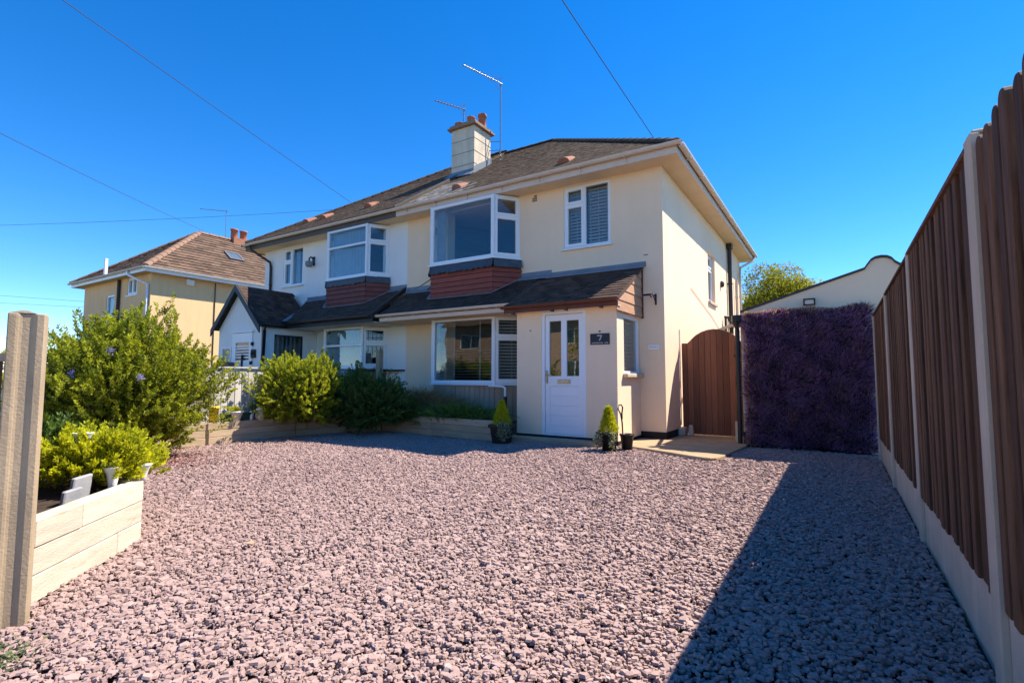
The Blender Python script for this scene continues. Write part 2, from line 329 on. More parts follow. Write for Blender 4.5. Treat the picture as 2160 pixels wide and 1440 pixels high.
def shrub(name, label, cat, base, center, rad, n_shoot, slen, leaf, n_leaf, mat, seed, up=.35, inner=.5, zmin=-.6, n_limb=9, ang=.75, lump=.25, group=None, root=None, stem_r=.014, tip_bias=.0, foliage='foliage'):
    rng = np.random.default_rng(seed); base = np.array(base, float); center = np.array(center, float); rad = np.array(rad, float)
    t = thing(name, label, cat, tuple(base), group) if root is None else root
    d = norm(rng.normal(size=(n_shoot*3, 3))); d = d[d[:, 2] > zmin][:n_shoot]; n = len(d)
    ph = rng.uniform(0, 6.28, 6)
    lm = 1+lump*(np.sin(5*d[:,0]+ph[0])*np.sin(4*d[:,1]+ph[1])+.7*np.sin(9*d[:,2]+7*d[:,0]+ph[2])*np.sin(8*d[:,1]+ph[3]))+rng.normal(0, .05, n)
    rr = rng.uniform(inner**2, 1, n)**.5
    tip = center+d*rad*(rr*lm)[:, None]
    out = norm((tip-(base*.5+center*.5))/rad)
    sv = norm(out*.8+np.array([[0, 0, up]])+rng.normal(0, .22, (n, 3)))
    sl = rng.uniform(slen*.6, slen*1.3, n)
    st = tip-sv*sl[:, None]
    # leaves along shoots
    k = n_leaf; tt = np.tile(np.linspace(.08, 1.0, k), (n, 1))+rng.normal(0, .02, (n, k))
    az = np.tile(np.arange(k)*2.399, (n, 1))+rng.uniform(0, 6.28, (n, 1))
    A = norm(np.cross(sv, np.array([[.31, .57, .76]]))); B = np.cross(sv, A)
    side = A[:, None]*np.cos(az)[..., None]+B[:, None]*np.sin(az)[..., None]
    spread = (ang+.25*rng.normal(size=(n, k)))*(1.15-.5*tt)
    D = sv[:, None]*np.cos(spread)[..., None]+side*np.sin(spread)[..., None]
    P = st[:, None]+sv[:, None]*(tt*sl[:, None])[..., None]
    P[..., 2] -= (.12*sl[:, None]*tt**2)*rng.uniform(0, 1, (n, 1))
    P = P.reshape(-1, 3); D = D.reshape(-1, 3); m = len(P)
    L = leaf[0]*rng.uniform(.6, 1.25, m); W = leaf[1]*rng.uniform(.7, 1.2, m)
    v, f = leaf_cards(P, D, L, W, rng)
    base_t = np.repeat(rng.uniform(.15, .75, n), k)+.25*np.tile(np.linspace(-.5, 1, k), n)*1.0+rng.normal(0, .13, m)+tip_bias
    ok = v.reshape(m, -1)[:, 2] > .01
    f = f.reshape(m, 2, 3)[ok].reshape(-1, 3); base_t = base_t[ok]
    np_mesh(foliage, v, f, mat, t, tint=np.repeat(np.clip(base_t, 0, 1), 2), org=tuple(base))
    # limbs and twigs
    mb = MB()
    for i in range(n_limb):
        j = rng.integers(0, n); e = center+(tip[j]-center)*.75
        b0 = base+np.array([rng.normal(0, .04), rng.normal(0, .04), -.03])
        mid = b0*.5+e*.5+rng.normal(0, .06, 3)*rad.mean()+np.array([0, 0, .05])
        mb.tube([b0, (b0*.6+mid*.4), mid, (mid*.4+e*.6), e], [stem_r*1.3, stem_r, stem_r*.8, stem_r*.5, stem_r*.25], 5, cap=False)
    tr = mb.build('stem', STEM, t)
    sv_, sf_ = stems(center+(st-center)*.75, tip, .007)
    np_mesh('twig', sv_, sf_, STEM, t, kind='stuff', org=tuple(base))
    return t

def blades(name, mat, parent, base, spread, n, length, width, seed, lean=.5, droop=.35, org=None, kind=None, tint_off=0):
    rng = np.random.default_rng(seed); base = np.array(base, float)
    P = base+rng.normal(size=(n, 3))*np.array([spread[0], spread[1], 0]); a = rng.uniform(0, 6.28, n); ln = np.abs(rng.normal(0, lean, n))
    D = norm(np.stack([np.cos(a)*ln, np.sin(a)*ln, np.ones(n)], 1)); L = length*rng.uniform(.5, 1.15, n)[:, None]
    S = norm(np.cross(D, rng.normal(size=(n, 3))))*width/2
    H = np.stack([np.cos(a), np.sin(a), -np.ones(n)*.8], 1)
    m = P+D*L*.55+H*L*droop*.15; t = P+D*L*.95+H*L*droop*.6
    v = np.stack([P-S, P+S, m+S*.8, m-S*.8, t], 1).reshape(-1, 3); i = np.arange(n)[:, None]*5
    f = np.concatenate([i+np.array([[0,1,2]]), i+np.array([[0,2,3]]), i+np.array([[3,2,4]])], 1).reshape(-1, 3)
    return np_mesh(name, v, f, mat, parent, kind=kind, tint=np.repeat(np.clip(rng.uniform(0, 1, n)+tint_off, 0, 1), 3), org=tuple(org if org is not None else base))

def inpoly(u, v, poly):
    c = False; j = len(poly)-1
    for i in range(len(poly)):
        (xi, yi), (xj, yj) = poly[i], poly[j]
        if (yi > v) != (yj > v) and u < (xj-xi)*(v-yi)/(yj-yi)+xi: c = not c
        j = i
    return c
def tile_cells(poly, tw, gauge):
    us = [p[0] for p in poly]; vs_ = [p[1] for p in poly]; r = 0; v = min(vs_); out = []
    while v < max(vs_)-.02:
        u = min(us)-(tw/2 if r % 2 else 0)
        while u < max(us):
            a, b = u, u+tw
            # trim the tile to the polygon along its row
            k = 6; ins = [inpoly(a+(b-a)*(i+.5)/k, v+gauge*.5, poly) for i in range(k)]
            if any(ins):
                i0 = ins.index(True); i1 = k-1-ins[::-1].index(True)
                out.append((a+(b-a)*i0/k, a+(b-a)*(i1+1)/k, v, r))
            u += tw
        v += gauge; r += 1
    return out
def tile_geo(mb, fr, u0, u1, v, gauge, th, rng, gap=.004, lift=1.):
    j = rng.uniform(-.0025, .0025)*lift; h = th*rng.uniform(.85, 1.25)
    vt = v+gauge*1.12; u0 += gap/2; u1 -= gap/2
    p = [fr(u0, v, 0), fr(u1, v, 0), fr(u1, v, h+j), fr(u0, v, h-j), fr(u0, vt, 0), fr(u1, vt, 0), fr(u1, vt, .004), fr(u0, vt, .004)]
    mb.faces(p, [(0,1,2,3), (3,2,6,7), (0,3,7,4), (2,1,5,6)])
def tiles(name, fr, poly, tw, gauge, th, mats, parent, seed, pick=None, singles=False):
    rng = random.Random(seed); cells = tile_cells(poly, tw, gauge)
    if not singles:
        mb = MB()
        for (u0, u1, v, r) in cells:
            if u1-u0 < .03: continue
            mb.tint = rng.random()
            mb.m = pick(u0, v, rng) if pick else 0
            tile_geo(mb, fr, u0, u1, v, gauge, th, rng)
        return mb.build(name, mats, parent, kind='stuff')
    for (u0, u1, v, r) in cells:
        if u1-u0 < .03: continue
        mb = MB(); mb.tint = rng.random(); tile_geo(mb, fr, u0, u1, v, gauge, th, rng); mb.build('tile', mats, parent)

# ------------------------------------------------------------------ windows
def window(parent, fr, w, h, cells, name='window', blind=None, fw_=.05, n0=-.07, n1=0., glass=None, mat=None, sill=None, blind_n=-.13, lattice=False):
    mat = mat or UPVC; glass = glass or GLASS
    mb = MB(); mb.panel(fr, 0, w, 0, h, [c[:4] for c in cells], n0, n1)
    f = mb.build(name, mat, parent, bevel=.004)
    for (u0, u1, v0, v1, sash) in cells:
        g = 0.
        if sash:
            s = .038; g = s
            mb = MB(); mb.panel(fr, u0-.012, u1+.012, v0-.012, v1+.012, [(u0+s, u1-s, v0+s, v1-s)], n0+.015, n1+.014)
            mb.build('sash', mat, f, bevel=.004)
        mb = MB(); mb.fbox(fr, u0+g, u1-g, v0+g, v1-g, n0+.03, n0+.036); mb.build('pane', glass, f)
        if lattice and sash and v1-v0 < .5:
            mb = MB()
            for k in range(1, 5):
                uu = u0+(u1-u0)*k/5; mb.fbox(fr, uu-.006, uu+.006, v0+g, v1-g, n0+.037, n0+.041)
            for k in range(1, 3):
                vv_ = v0+(v1-v0)*k/3; mb.fbox(fr, u0+g, u1-g, vv_-.006, vv_+.006, n0+.037, n0+.0415)
            mb.build('leading', LEADD, f)
        if blind:
            mb = MB()
            if blind == 'venetian':
                z = v0+g
                while z < v1-g:
                    a, b = fr(u0, z, blind_n), fr(u1, z, blind_n); o = fr(0, .015, .02)-fr(0, 0, 0)
                    mb.poly([a-o, b-o, b+o, a+o]); z += .062
                for uu in (u0+.12*(u1-u0), u0+.5*(u1-u0), u0+.88*(u1-u0)): mb.fbox(fr, uu-.003, uu+.003, v0, v1, blind_n-.012, blind_n+.018)
                mb.build('blind', BLIND, f)
            elif blind == 'half':
                z = v0+g
                while z < v0+(v1-v0)*.55:
                    a, b = fr(u0, z, blind_n), fr(u1, z, blind_n); o = fr(0, .005, .018)-fr(0, 0, 0)
                    mb.poly([a-o, b-o, b+o, a+o]); z += .06
                for uu in (u0+.3*(u1-u0), u0+.75*(u1-u0)): mb.fbox(fr, uu-.003, uu+.003, v0, v1, blind_n-.012, blind_n+.018)
                mb.build('blind', BLIND, f)
            elif blind == 'vertical':
                uu = u0+.02; k = 0
                while uu < u1-.05:
                    o = .03; mb.poly([fr(uu, v0, blind_n), fr(uu+.075, v0, blind_n-o), fr(uu+.075, v1, blind_n-o), fr(uu, v1, blind_n)]); uu += .115
                mb.build('blind', VBLIND, f)
            elif blind == 'curtain':
                uu = u0
                pts = []
                wd = min(.22, (u1-u0)*.4); k = 0
                while uu < u0+wd:
                    mb.poly([fr(uu, v0, blind_n-.03*(k % 2)), fr(uu+.03, v0, blind_n-.03*((k+1) % 2)), fr(uu+.03, v1, blind_n-.03*((k+1) % 2)), fr(uu, v1, blind_n-.03*(k % 2))]); uu += .03; k += 1
                mb.build('curtain', CURT, f)
    if sill:
        mb = MB(); mb.fbox(fr, -.04, w+.04, -sill[1], 0, -.02, sill[0]); mb.build('sill', mat if len(sill) < 3 else sill[2], f, bevel=.004)
    return f

def gutter(mb, p, q, r=.055):   # half-round gutter with rim
    p, q = Vector(p), Vector(q); d = (q-p).normalized(); s = d.cross(Vector((0,0,1)))
    prof = [s*math.cos(a)*r+Vector((0,0,-abs(math.sin(a))*r)) for a in [math.pi*i/8 for i in range(9)]]
    inner = [x*.88 for x in prof[::-1]]
    pr = prof+inner
    mb.prism([p+x for x in pr], q-p)
def downpipe(name, path, r, mat, parent, brackets=()):
    mb = MB(); mb.tube(path, r, 10)
    for z in brackets:
        c = Vector((path[-1][0], path[-1][1], z)); mb.lathe(c, [(r*1.0, -.02), (r*1.25, -.02), (r*1.25, .02), (r*1.0, .02)], 10, False)
    return mb.build(name, mat, parent)

# ================================================================== SETTING
PX = -5.945        # party line between the two houses
def sheet(name, pts, z, mat, kind='structure'):
    mb = MB(); mb.poly([(x, y, z) for x, y in pts]); return mb.build(name, mat, None, kind=kind)
sheet('ground', [(-400,-400), (400,-400), (400,400), (-400,400)], -.06, GROUND)
sheet('driveway', [(-6.05,-8.35), (3.4,-8.35), (3.4,.3), (-6.05,.3)], -.022, DRIVE)
# pavement and road on the street side
mb = MB(); mb.box(-60, 60, -10.6, -8.35, -.056, -.012); mb.build('pavement', PAVE, None, kind='structure')
mb = MB(); mb.box(-60, 60, -10.75, -10.6, -.055, -.008); mb.build('kerb', CONCB, None, kind='structure')
sheet('road', [(-60,-17.5), (60,-17.5), (60,-10.75), (-60,-10.75)], -.052, ASPH)
# concrete pad in front of the gate
pad = [(-.44,-.02), (-.44,-1.02), (-.20,-1.17), (.25,-1.36), (.65,-1.56), (.92,-1.68), (1.02,-1.69), (1.09,-1.62), (1.13,-1.42), (1.24,-.1), (1.24,.06), (1.16,.12), (1.16,3.), (0.01,3.), (.01,-.02)]
mb = MB(); mb.prism([(x, y, -.05) for x, y in pad], (0, 0, .085)); mb.build('path', PADM, None, kind='structure', bevel=.008)

# ---- gravel
def build_gravel():
    rng = np.random.default_rng(11); N = 400000
    x = rng.uniform(-6.0, 2.86, N); y = rng.uniform(-8.9, .2, N)
    d = np.hypot(x-CAM.x, y-CAM.y)
    keep = rng.uniform(0, 1, N) < np.clip(1.22-.085*d, .42, 1)
    def inp(poly):
        c = np.zeros(N, bool); j = len(poly)-1
        for i in range(len(poly)):
            (xi, yi), (xj, yj) = poly[i], poly[j]
            if yi != yj: c ^= ((yi > y) != (yj > y)) & (x < (xj-xi)*(y-yi)/(yj-yi)+xi)
            j = i
        return c
    keep &= ~inp([(-6.1,.3), (-6.1,-6.6), (-5.93,-6.6), (-5.93,-2.75), (-5.25,-1.4), (-2.4,-1.62), (-2.3,-1.40), (-.62,-1.40), (-.62,-1.06), (-.44,-1.06), (-.44,.3)])
    keep &= ~inp(pad); keep &= ~((x > -.44) & (x < 1.2) & (y > -.05)); keep &= ~((x > 1.2) & (y > .05))
    keep &= ~inp([(-.79,-7.79), (-1.43,-7.08), (-4.6,-6.9), (-4.8,-7.95), (-.95,-7.95)])
    keep &= ~((x < -.9) & (y < -7.9))
    x, y = x[keep], y[keep]; n = len(x); K = 5
    a = (np.arange(K)[None]+rng.uniform(-.32, .32, (n, K)))*2*np.pi/K
    L = rng.gamma(5.5, 1/5.5, n)*(.0122+.0012*np.hypot(x-CAM.x, y-CAM.y).clip(0, 7)*.5); asp = rng.uniform(.5, .95, n); th = rng.uniform(.005, .011, n)
    rad = rng.uniform(.78, 1.15, (n, K))
    bx = np.cos(a)*rad*L[:, None]; by = np.sin(a)*rad*(L*asp)[:, None]
    top = rng.uniform(.62, .9, (n, 1))
    px = np.concatenate([bx, bx*top], 1); py = np.concatenate([by, by*top], 1)
    pz = np.concatenate([np.zeros((n, K)), np.ones((n, K))], 1)*th[:, None]
    pz[:, K:] += rng.uniform(-.10, .10, (n, 1))*px[:, K:]
    # tilt and spin
    tx = rng.normal(0, .10, n)[:, None]; ty = rng.normal(0, .10, n)[:, None]; w = rng.uniform(0, 6.28, n)[:, None]
    pz2 = pz*np.cos(tx)+py*np.sin(tx); py2 = py*np.cos(tx)-pz*np.sin(tx)
    pz3 = pz2*np.cos(ty)+px*np.sin(ty); px3 = px*np.cos(ty)-pz2*np.sin(ty)
    X = px3*np.cos(w)-py2*np.sin(w)+x[:, None]; Y = px3*np.sin(w)+py2*np.cos(w)+y[:, None]
    und = .010*np.sin(x*1.7+.5)*np.sin(y*1.3)+.006*np.sin(x*4.1+y*3.3)
    Z = pz3+(rng.uniform(-.018, .008, n)+und)[:, None]
    verts = np.stack([X, Y, Z], 2).reshape(-1, 3)
    i = np.arange(n)[:, None, None]*(2*K)
    q = np.array([t_ for j in range(K) for t_ in ([j, (j+1) % K, (j+1) % K+K], [j, (j+1) % K+K, j+K])])[None]
    capq = np.array([[K, K+1, K+2], [K, K+2, K+3], [K, K+3, K+4]])[None]
    faces = (i+np.concatenate([q, capq], 1)).reshape(-1, 3)
    patch = .10*np.sin(x*.9+1)*np.sin(y*.8+.3)
    tint = np.clip(rng.beta(2.2, 2.2, n)*.72+.14+patch+(rng.uniform(0, 1, n) < .02)*.25, 0, 1)
    np_mesh('gravel', verts, faces, GRAVEL, None, kind='stuff', tint=np.repeat(tint, 2*K+3))
build_gravel()
def scatter(name, mat, cx, cy, sx, sy, n, L0, seed, z0=.0):
    rng = np.random.default_rng(seed); x = rng.normal(cx, sx, n); y = rng.normal(cy, sy, n); P = np.stack([x, y, rng.uniform(z0, z0+.02, n)], 1)
    a = rng.uniform(0, 6.28, n); D = np.stack([np.cos(a), np.sin(a), rng.uniform(-.1, .35, n)], 1)
    v, f = leaf_cards(P, D, L0*rng.uniform(.6, 1.4, n), L0*.5*rng.uniform(.6, 1.2, n), rng, np.tile([[0, 0, 1.]], (n, 1))+rng.normal(0, .3, (n, 3)))
    o = np_mesh(name, v, f, mat, None, kind='stuff', tint=np.repeat(rng.uniform(0, 1, n), 2)); return o
scatter('bark_chippings', BARK, -5.0, -5.75, .5, .38, 5000, .03, 5, .012)
scatter('moss', MLeaf('moss_leaf', (.05, .09, .03), (.2, .26, .1)), -.28, -8.02, .09, .06, 260, .022, 6, .0)

# ================================================================== CREAM HOUSE
Z_SOF = 4.72; EY = -.40; EX = .36; YB = 8.43; XL = -11.62
cream = thing('semi_detached_house', 'cream rendered semi-detached house with white front door, red boarded bay and brown porch roof', 'house', (-3, 4, 0))
white = thing('semi_detached_house', 'white rendered semi-detached house with black trimmed gabled porch, joined left of the cream house', 'house', (-8.8, 4, 0))

mb = MB(); fr = FRONT(0, 0, 0)
H_UP = (-1.883, -.944, 3.49, 4.685); H_BAYU = (-4.74, -2.96, 3.30, 4.70); H_BAYD = (-4.74, -2.66, .93, 2.28)
mb.panel(fr, PX, 0, 0, Z_SOF, [H_UP, H_BAYU, H_BAYD, (-1.72, -.98, .1, 2.1)], -.25, 0)
mb.build('front_wall', CREAM, cream)
mb = MB(); mb.panel(RIGHT(0, 0, 0), .252, YB, 0, Z_SOF, [(3.66, 4.46, 2.83, 4.0)], -.25, 0); mb.build('side_wall', CREAM, cream)
mb = MB(); mb.box(PX, -.252, YB-.25, YB, 0, Z_SOF); mb.build('back_wall', CREAM, cream)
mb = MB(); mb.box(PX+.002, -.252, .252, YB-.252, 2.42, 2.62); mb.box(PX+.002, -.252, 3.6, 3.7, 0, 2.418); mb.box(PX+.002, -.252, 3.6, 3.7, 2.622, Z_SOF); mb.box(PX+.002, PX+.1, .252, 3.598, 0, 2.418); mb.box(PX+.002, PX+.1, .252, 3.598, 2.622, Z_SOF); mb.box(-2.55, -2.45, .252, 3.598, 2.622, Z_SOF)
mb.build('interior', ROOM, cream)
mb = MB(); mb.box(PX+.001, EX-.02, EY+.02, YB+.40, Z_SOF, Z_SOF+.03); mb.build('soffit', SOFFIT, cream)
mb = MB()
mb.box(PX+.001, EX, EY-.0, EY+.02, Z_SOF-.01, Z_SOF+.15); mb.box(EX-.02, EX, EY+.0205, YB+.42, Z_SOF-.01, Z_SOF+.15); mb.box(PX, EX-.021, YB+.40, YB+.42, Z_SOF-.01, Z_SOF+.15)
mb.build('fascia', UPVCG, cream)
mb = MB(); gutter(mb, (PX, EY-.06, Z_SOF+.155), (EX+.10, EY-.06, Z_SOF+.155)); g = mb.build('gutter', UPVCG, cream)
mb = MB(); gutter(mb, (EX+.06, EY-.0, Z_SOF+.15), (EX+.06, YB+.45, Z_SOF+.15)); mb.build('gutter', UPVCG, cream)
mb = MB()
for k in range(7):
    x = -.5-k*.85; mb = MB(); mb.box(x-.012, x+.012, EY-.12, EY-.002, Z_SOF+.085, Z_SOF+.10); mb.box(x-.012, x+.012, EY-.02, EY-.001, Z_SOF+.02, Z_SOF+.10); mb.build('gutter_bracket', UPVCG, cream)
for k in range(9):
    y = .2+k*.95; mb = MB(); mb.box(EX+.001, EX+.125, y-.012, y+.012, Z_SOF+.08, Z_SOF+.095); mb.build('gutter_bracket', UPVCG, cream)

# main roofs
RE = Z_SOF+.15; PIT = .66; XR = EX+.03; XLL = XL-.36; YF = EY-.03; YBK = YB+.45; HALF = (YBK-YF)/2; YR = (YF+YBK)/2; ZR = RE+HALF*PIT
xr_r, xr_l = XR-HALF, XLL+HALF
SL = math.sqrt(1+PIT*PIT); un = Vector((0, -PIT, 1)).normalized()
def plane_front(z_off=0): return frame((0, YF, RE+z_off), (1,0,0), (0, 1, PIT), (0, -PIT, 1))
mb = MB()
mb.poly([(PX, YF, RE), (XR, YF, RE), (xr_r, YR, ZR), (PX, YR, ZR)]); mb.poly([(XR, YF, RE), (XR, YBK, RE), (xr_r, YR, ZR)]); mb.poly([(XR, YBK, RE), (PX, YBK, RE), (PX, YR, ZR), (xr_r, YR, ZR)])
mb.poly([(PX, YF, RE-.02), (PX, YBK, RE-.02), (XR, YBK, RE-.02), (XR, YF, RE-.02)])
roof = mb.build('roof', TILE, cream)
def pick_l(u, v, rng): return 1 if (u < -4.55+.5*rng.random() and v < 1.9 and u < -4.2-.75*v*.9+.5*rng.random()) else 0
tiles('tile_course', plane_front(), [(PX, 0), (XR, 0), (xr_r, HALF*SL), (PX, HALF*SL)], .165, .105, .010, [TILE, LICHEN], roof, 3, pick_l)
tiles('tile_course', frame((XR, YF, RE), (0,1,0), (-1, 0, PIT), (PIT, 0, 1)), [(0, 0), (YBK-YF, 0), (HALF, HALF*SL)], .165, .105, .014, [TILE], roof, 4)
def hips(name, segs, mat, parent, r=.10, L=.30):
    mb = MB(); rg = random.Random(5)
    for p, q in segs:
        p, q = Vector(p), Vector(q); n = max(1, int((q-p).length/L)); d = (q-p).normalized(); s = d.cross(Vector((0,0,1))).normalized(); u = s.cross(d)
        for k in range(n):
            a = p+(q-p)*(k/n); b = p+(q-p)*((k+1.06)/n); mb.tint = rg.random(); r0 = r*1.08; r1 = r*.94
            ring = lambda c, rr: [c+s*rr*math.cos(t)+u*(rr*.75*math.sin(t)-.02) for t in [math.pi*i/6 for i in range(7)]]
            A, B = ring(a, r0), ring(b, r1); mb.faces(A+B, [(i, i+1, i+8, i+7) for i in range(6)], True); mb.poly(A)
    return mb.build(name, mat, parent, kind='stuff')
hips('ridge_tile', [((xr_r, YR, ZR), (PX, YR, ZR)), ((XR-.02, YF+.02, RE+.02), (xr_r, YR, ZR)), ((XR, YBK, RE), (xr_r, YR, ZR))], TILE, roof)
VENTM = M('vent_terracotta', (.33, .14, .09), .8, .15, 8)
def roof_vent(x, y, parent, zo=0, mat=TERRA):
    z = RE+(y-YF)*PIT+zo; mb = MB(); fr = frame((x, y, z), (1,0,0), (0,1,PIT), (0,-PIT,1))
    pts = [fr(-.13, 0, .0)]+[fr(.13*math.cos(math.pi-t), 0, .03+.085*math.sin(t)) for t in [math.pi*i/8 for i in range(9)]]+[fr(.13, 0, 0)]
    mb.prism(pts, fr(0, .34, -.05)-fr(0, 0, 0)); v = mb.build('roof_vent', VENTM, parent)
roof_vent(-1.96, .16, roof); roof_vent(-4.68, .22, roof)
# chimney on the party line
ch = MB(); CX0, CX1, CY0, CY1 = -6.29, -5.52, 2.0, 2.76
ch.box(CX0, CX1, CY0, CY1, 5.9, 7.80)
chim = ch.build('chimney', CHIM, cream)
mb = MB()
for z in (6.75, 7.1, 7.45): mb.box(CX0-.006, CX1+.006, CY0-.006, CY1+.006, z, z+.012)
mb.build('joint_line', MORTAR, chim)
mb = MB(); mb.box(CX0-.09, CX1+.09, CY0-.09, CY1+.09, 7.802, 7.87); mb.build('cap', M('cap_stone', (.27, .17, .11), .9, .2, 8, .4, 50), chim, bevel=.01)
mb = MB(); mb.box(CX0-.04, CX1+.04, CY0-.04, CY1+.04, 7.871, 7.93); mb.build('flaunching_bed', MORTAR, chim)
mb = MB()
for (x, y, r) in ((-6.12, 2.2, .16), (-5.75, 2.2, .15), (-5.72, 2.5, .16)): mb.lathe((x, y, 7.93), [(r, 0), (r*.8, .06), (r*.3, .085)], 10)
mb.build('flaunching', MORTAR, chim)
def pot(x, y, z, h, r, parent):
    mb = MB(); mb.lathe((x, y, z), [(r*1.02, 0), (r, .05), (r*.93, h*.8), (r*1.12, h*.82), (r*1.14, h*.93), (r*1.0, h), (r*.78, h), (r*.75, h*.3)], 16); mb.build('chimney_pot', TERRA, parent)
pot(-5.66, 2.55, 7.93, .42, .115, chim); pot(-5.80, 2.22, 7.93, .24, .105, chim); pot(-6.15, 2.18, 7.93, .13, .13, chim)
mb = MB()
zf = lambda y: RE+(y-YF)*PIT
mb.box(CX0-.02, CX1+.02, CY0-.03, CY0-.004, zf(CY0)-.05, zf(CY0)+.13)
mb.hexa([(CX0-.03, CY0-.24, zf(CY0-.24)+.07), (CX1+.06, CY0-.24, zf(CY0-.24)+.03), (CX1+.06, CY0-.031, zf(CY0)+.03), (CX0-.03, CY0-.031, zf(CY0)+.09), (CX0-.03, CY0-.24, zf(CY0-.24)+.09), (CX1+.06, CY0-.24, zf(CY0-.24)+.05), (CX1+.06, CY0-.031, zf(CY0)+.07), (CX0-.03, CY0-.031, zf(CY0)+.11)])
mb.prism([(CX1+.003, CY0-.05, zf(CY0-.05)), (CX1+.003, CY1+.02, zf(CY1+.02)), (CX1+.003, CY1+.02, zf(CY1)+.2), (CX1+.003, CY0-.05, zf(CY0)+.16)], (.018, 0, 0))
mb.build('flashing', LEAD, chim)

# first floor window and side window
W3 = lambda w, h: [(.05, .40, h-.33, h-.05, True), (.05, .40, .05, h-.38, True), (.45, w-.05, .05, h-.05, False)]
window(cream, FRONT(-1.883, -.0, 3.49), .939, 1.195, W3(.939, 1.195), blind='venetian', n0=-.08, n1=-.012, sill=(.06, .035))
window(cream, RIGHT(0, 3.66, 2.83), .80, 1.17, [(.05, .75, .86, 1.12, True), (.05, .75, .05, .80, True)], n0=-.14, n1=-.08, sill=(.05, .06, CONCB), blind='curtain')
# bay windows: front face, canted sides
def bay(house, xl0, xl1, xr1, xr0, y, z0, z1, cells_f, cells_s, blind_f=None, blind_s=None, lattice=False):
    # xl0,xr0 on the wall, xl1,xr1 on the front face
    w = xr1-xl1; h = z1-z0
    b = window(house, FRONT(xl1, y, z0), w, h, cells_f(w, h), 'bay_window', blind_f)
    frr = frame((xr1, y, z0), (xr0-xr1, -y, 0), (0,0,1), (-y, -(xr0-xr1), 0)); ws = math.hypot(xr0-xr1, y)
    window(house, frr, ws, h, cells_s(ws, h), 'bay_window', blind_s, lattice=lattice)
    frl = frame((xl0, 0, z0), (xl1-xl0, y, 0), (0,0,1), (y, -(xl1-xl0), 0)); wl_ = math.hypot(xl1-xl0, y)
    window(house, frl, wl_, h, cells_s(wl_, h), 'bay_window', blind_s)
    mb = MB()
    for x in (xl1, xr1):
        mb = MB(); mb.tube([(x, y+.012, z0), (x, y+.012, z1)], .028, 8); mb.build('bay_post', UPVC, house)
    mb = MB(); mb.prism([(xl0-.05, 0, z0-.035), (xl1-.04, y-.05, z0-.035), (xr1+.04, y-.05, z0-.035), (xr0+.05, 0, z0-.035)], (0, 0, .034)); mb.build('bay_sill', UPVC, house)
one = lambda w, h: [(.06, w-.06, .06, h-.06, False)]
trn = lambda w, h: [(.05, w-.05, h-.42, h-.05, False), (.05, w-.05, .05, h-.47, False)]
two = lambda w, h: [(.05, w-.05, h-.40, h-.05, True), (.05, w-.05, .05, h-.45, True)]
bay(cream, -5.04, -4.83, -3.215, -2.87, -.45, 3.44, 4.70, one, two, 'curtain')
bay(cream, -4.98, -4.72, -3.15, -2.60, -.50, .94, 2.26, one, two, 'half', 'venetian')
mb = MB(); mb.box(-5.1, -2.55, -.52, -.002, 2.262, 2.30); mb.build('bay_head', SOFFIT, cream)

def ring_boards(house, plan, z0, z1, n, mat, apron, apron_mat, proud=.0, flare=.05, name='bay_cladding', topw=.0):
    # plan: 4 points of the canted bay; boards overlap like clapboard
    core = MB(); core.prism([(x, y+.02 if y < 0 else y, z0) for x, y in plan], (0, 0, z1-z0)); c = core.build(name, BLACK, house)
    hh = (z1-z0)/n
    for s in range(3):
        p, q = Vector((*plan[s], 0)), Vector((*plan[s+1], 0)); d = (q-p).normalized(); nrm = Vector((d.y, -d.x, 0))
        for k in range(n):
            zb = z0+k*hh; zt = zb+hh*.93; mb = MB(); o = .032; i = .012
            mb.hexa([p+Vector((0,0,zb)), q+Vector((0,0,zb)), q+nrm*o+Vector((0,0,zb))+d*.012, p+nrm*o+Vector((0,0,zb))-d*.012,
                     p+Vector((0,0,zt)), q+Vector((0,0,zt)), q+nrm*i+Vector((0,0,zt)), p+nrm*i+Vector((0,0,zt))])
            mb.build('board', mat, c)
    # scalloped lead apron under the sill
    mb = MB(); rg = random.Random(2)
    for s in range(3):
        p, q = Vector((*plan[s], 0)), Vector((*plan[s+1], 0)); d = (q-p); L = d.length; d.normalize(); nrm = Vector((d.y, -d.x, 0)); m = max(2, int(L/.14))
        for k in range(m):
            a, b = p+d*(L*k/m), p+d*(L*(k+1)/m); zt = apron[1]; zb0 = apron[0]+rg.uniform(-.012, .012); zb1 = apron[0]-.02+rg.uniform(-.012, .012); mid = (a+b)/2
            o0 = nrm*(.035); o1 = nrm*(.035+flare)
            mb.faces([a+o0+V(0,0,zt), b+o0+V(0,0,zt), b+o1+d*.004+V(0,0,zb0), mid+o1*1.08+V(0,0,zb1), a+o1-d*.004+V(0,0,zb0), a+V(0,0,zb0), b+V(0,0,zb0), mid+V(0,0,zb1)], [(0,4,3,2,1), (4,5,7,3), (3,7,6,2)])
            mb.tint = rg.random()
    # cover joints at the corners
    for s in (1, 2):
        x, y = plan[s]; mb.tube([(x, y-.035, apron[1]-.003), (x, y-.035-flare, apron[0]-.01)], .02, 6)
    mb.build('lead_apron', apron_mat, c)
ring_boards(cream, [(-5.04, -.01), (-4.80, -.45), (-3.215, -.45), (-2.84, -.01)], 2.62, 3.25, 6, REDB, (3.235, 3.40), LEADD)

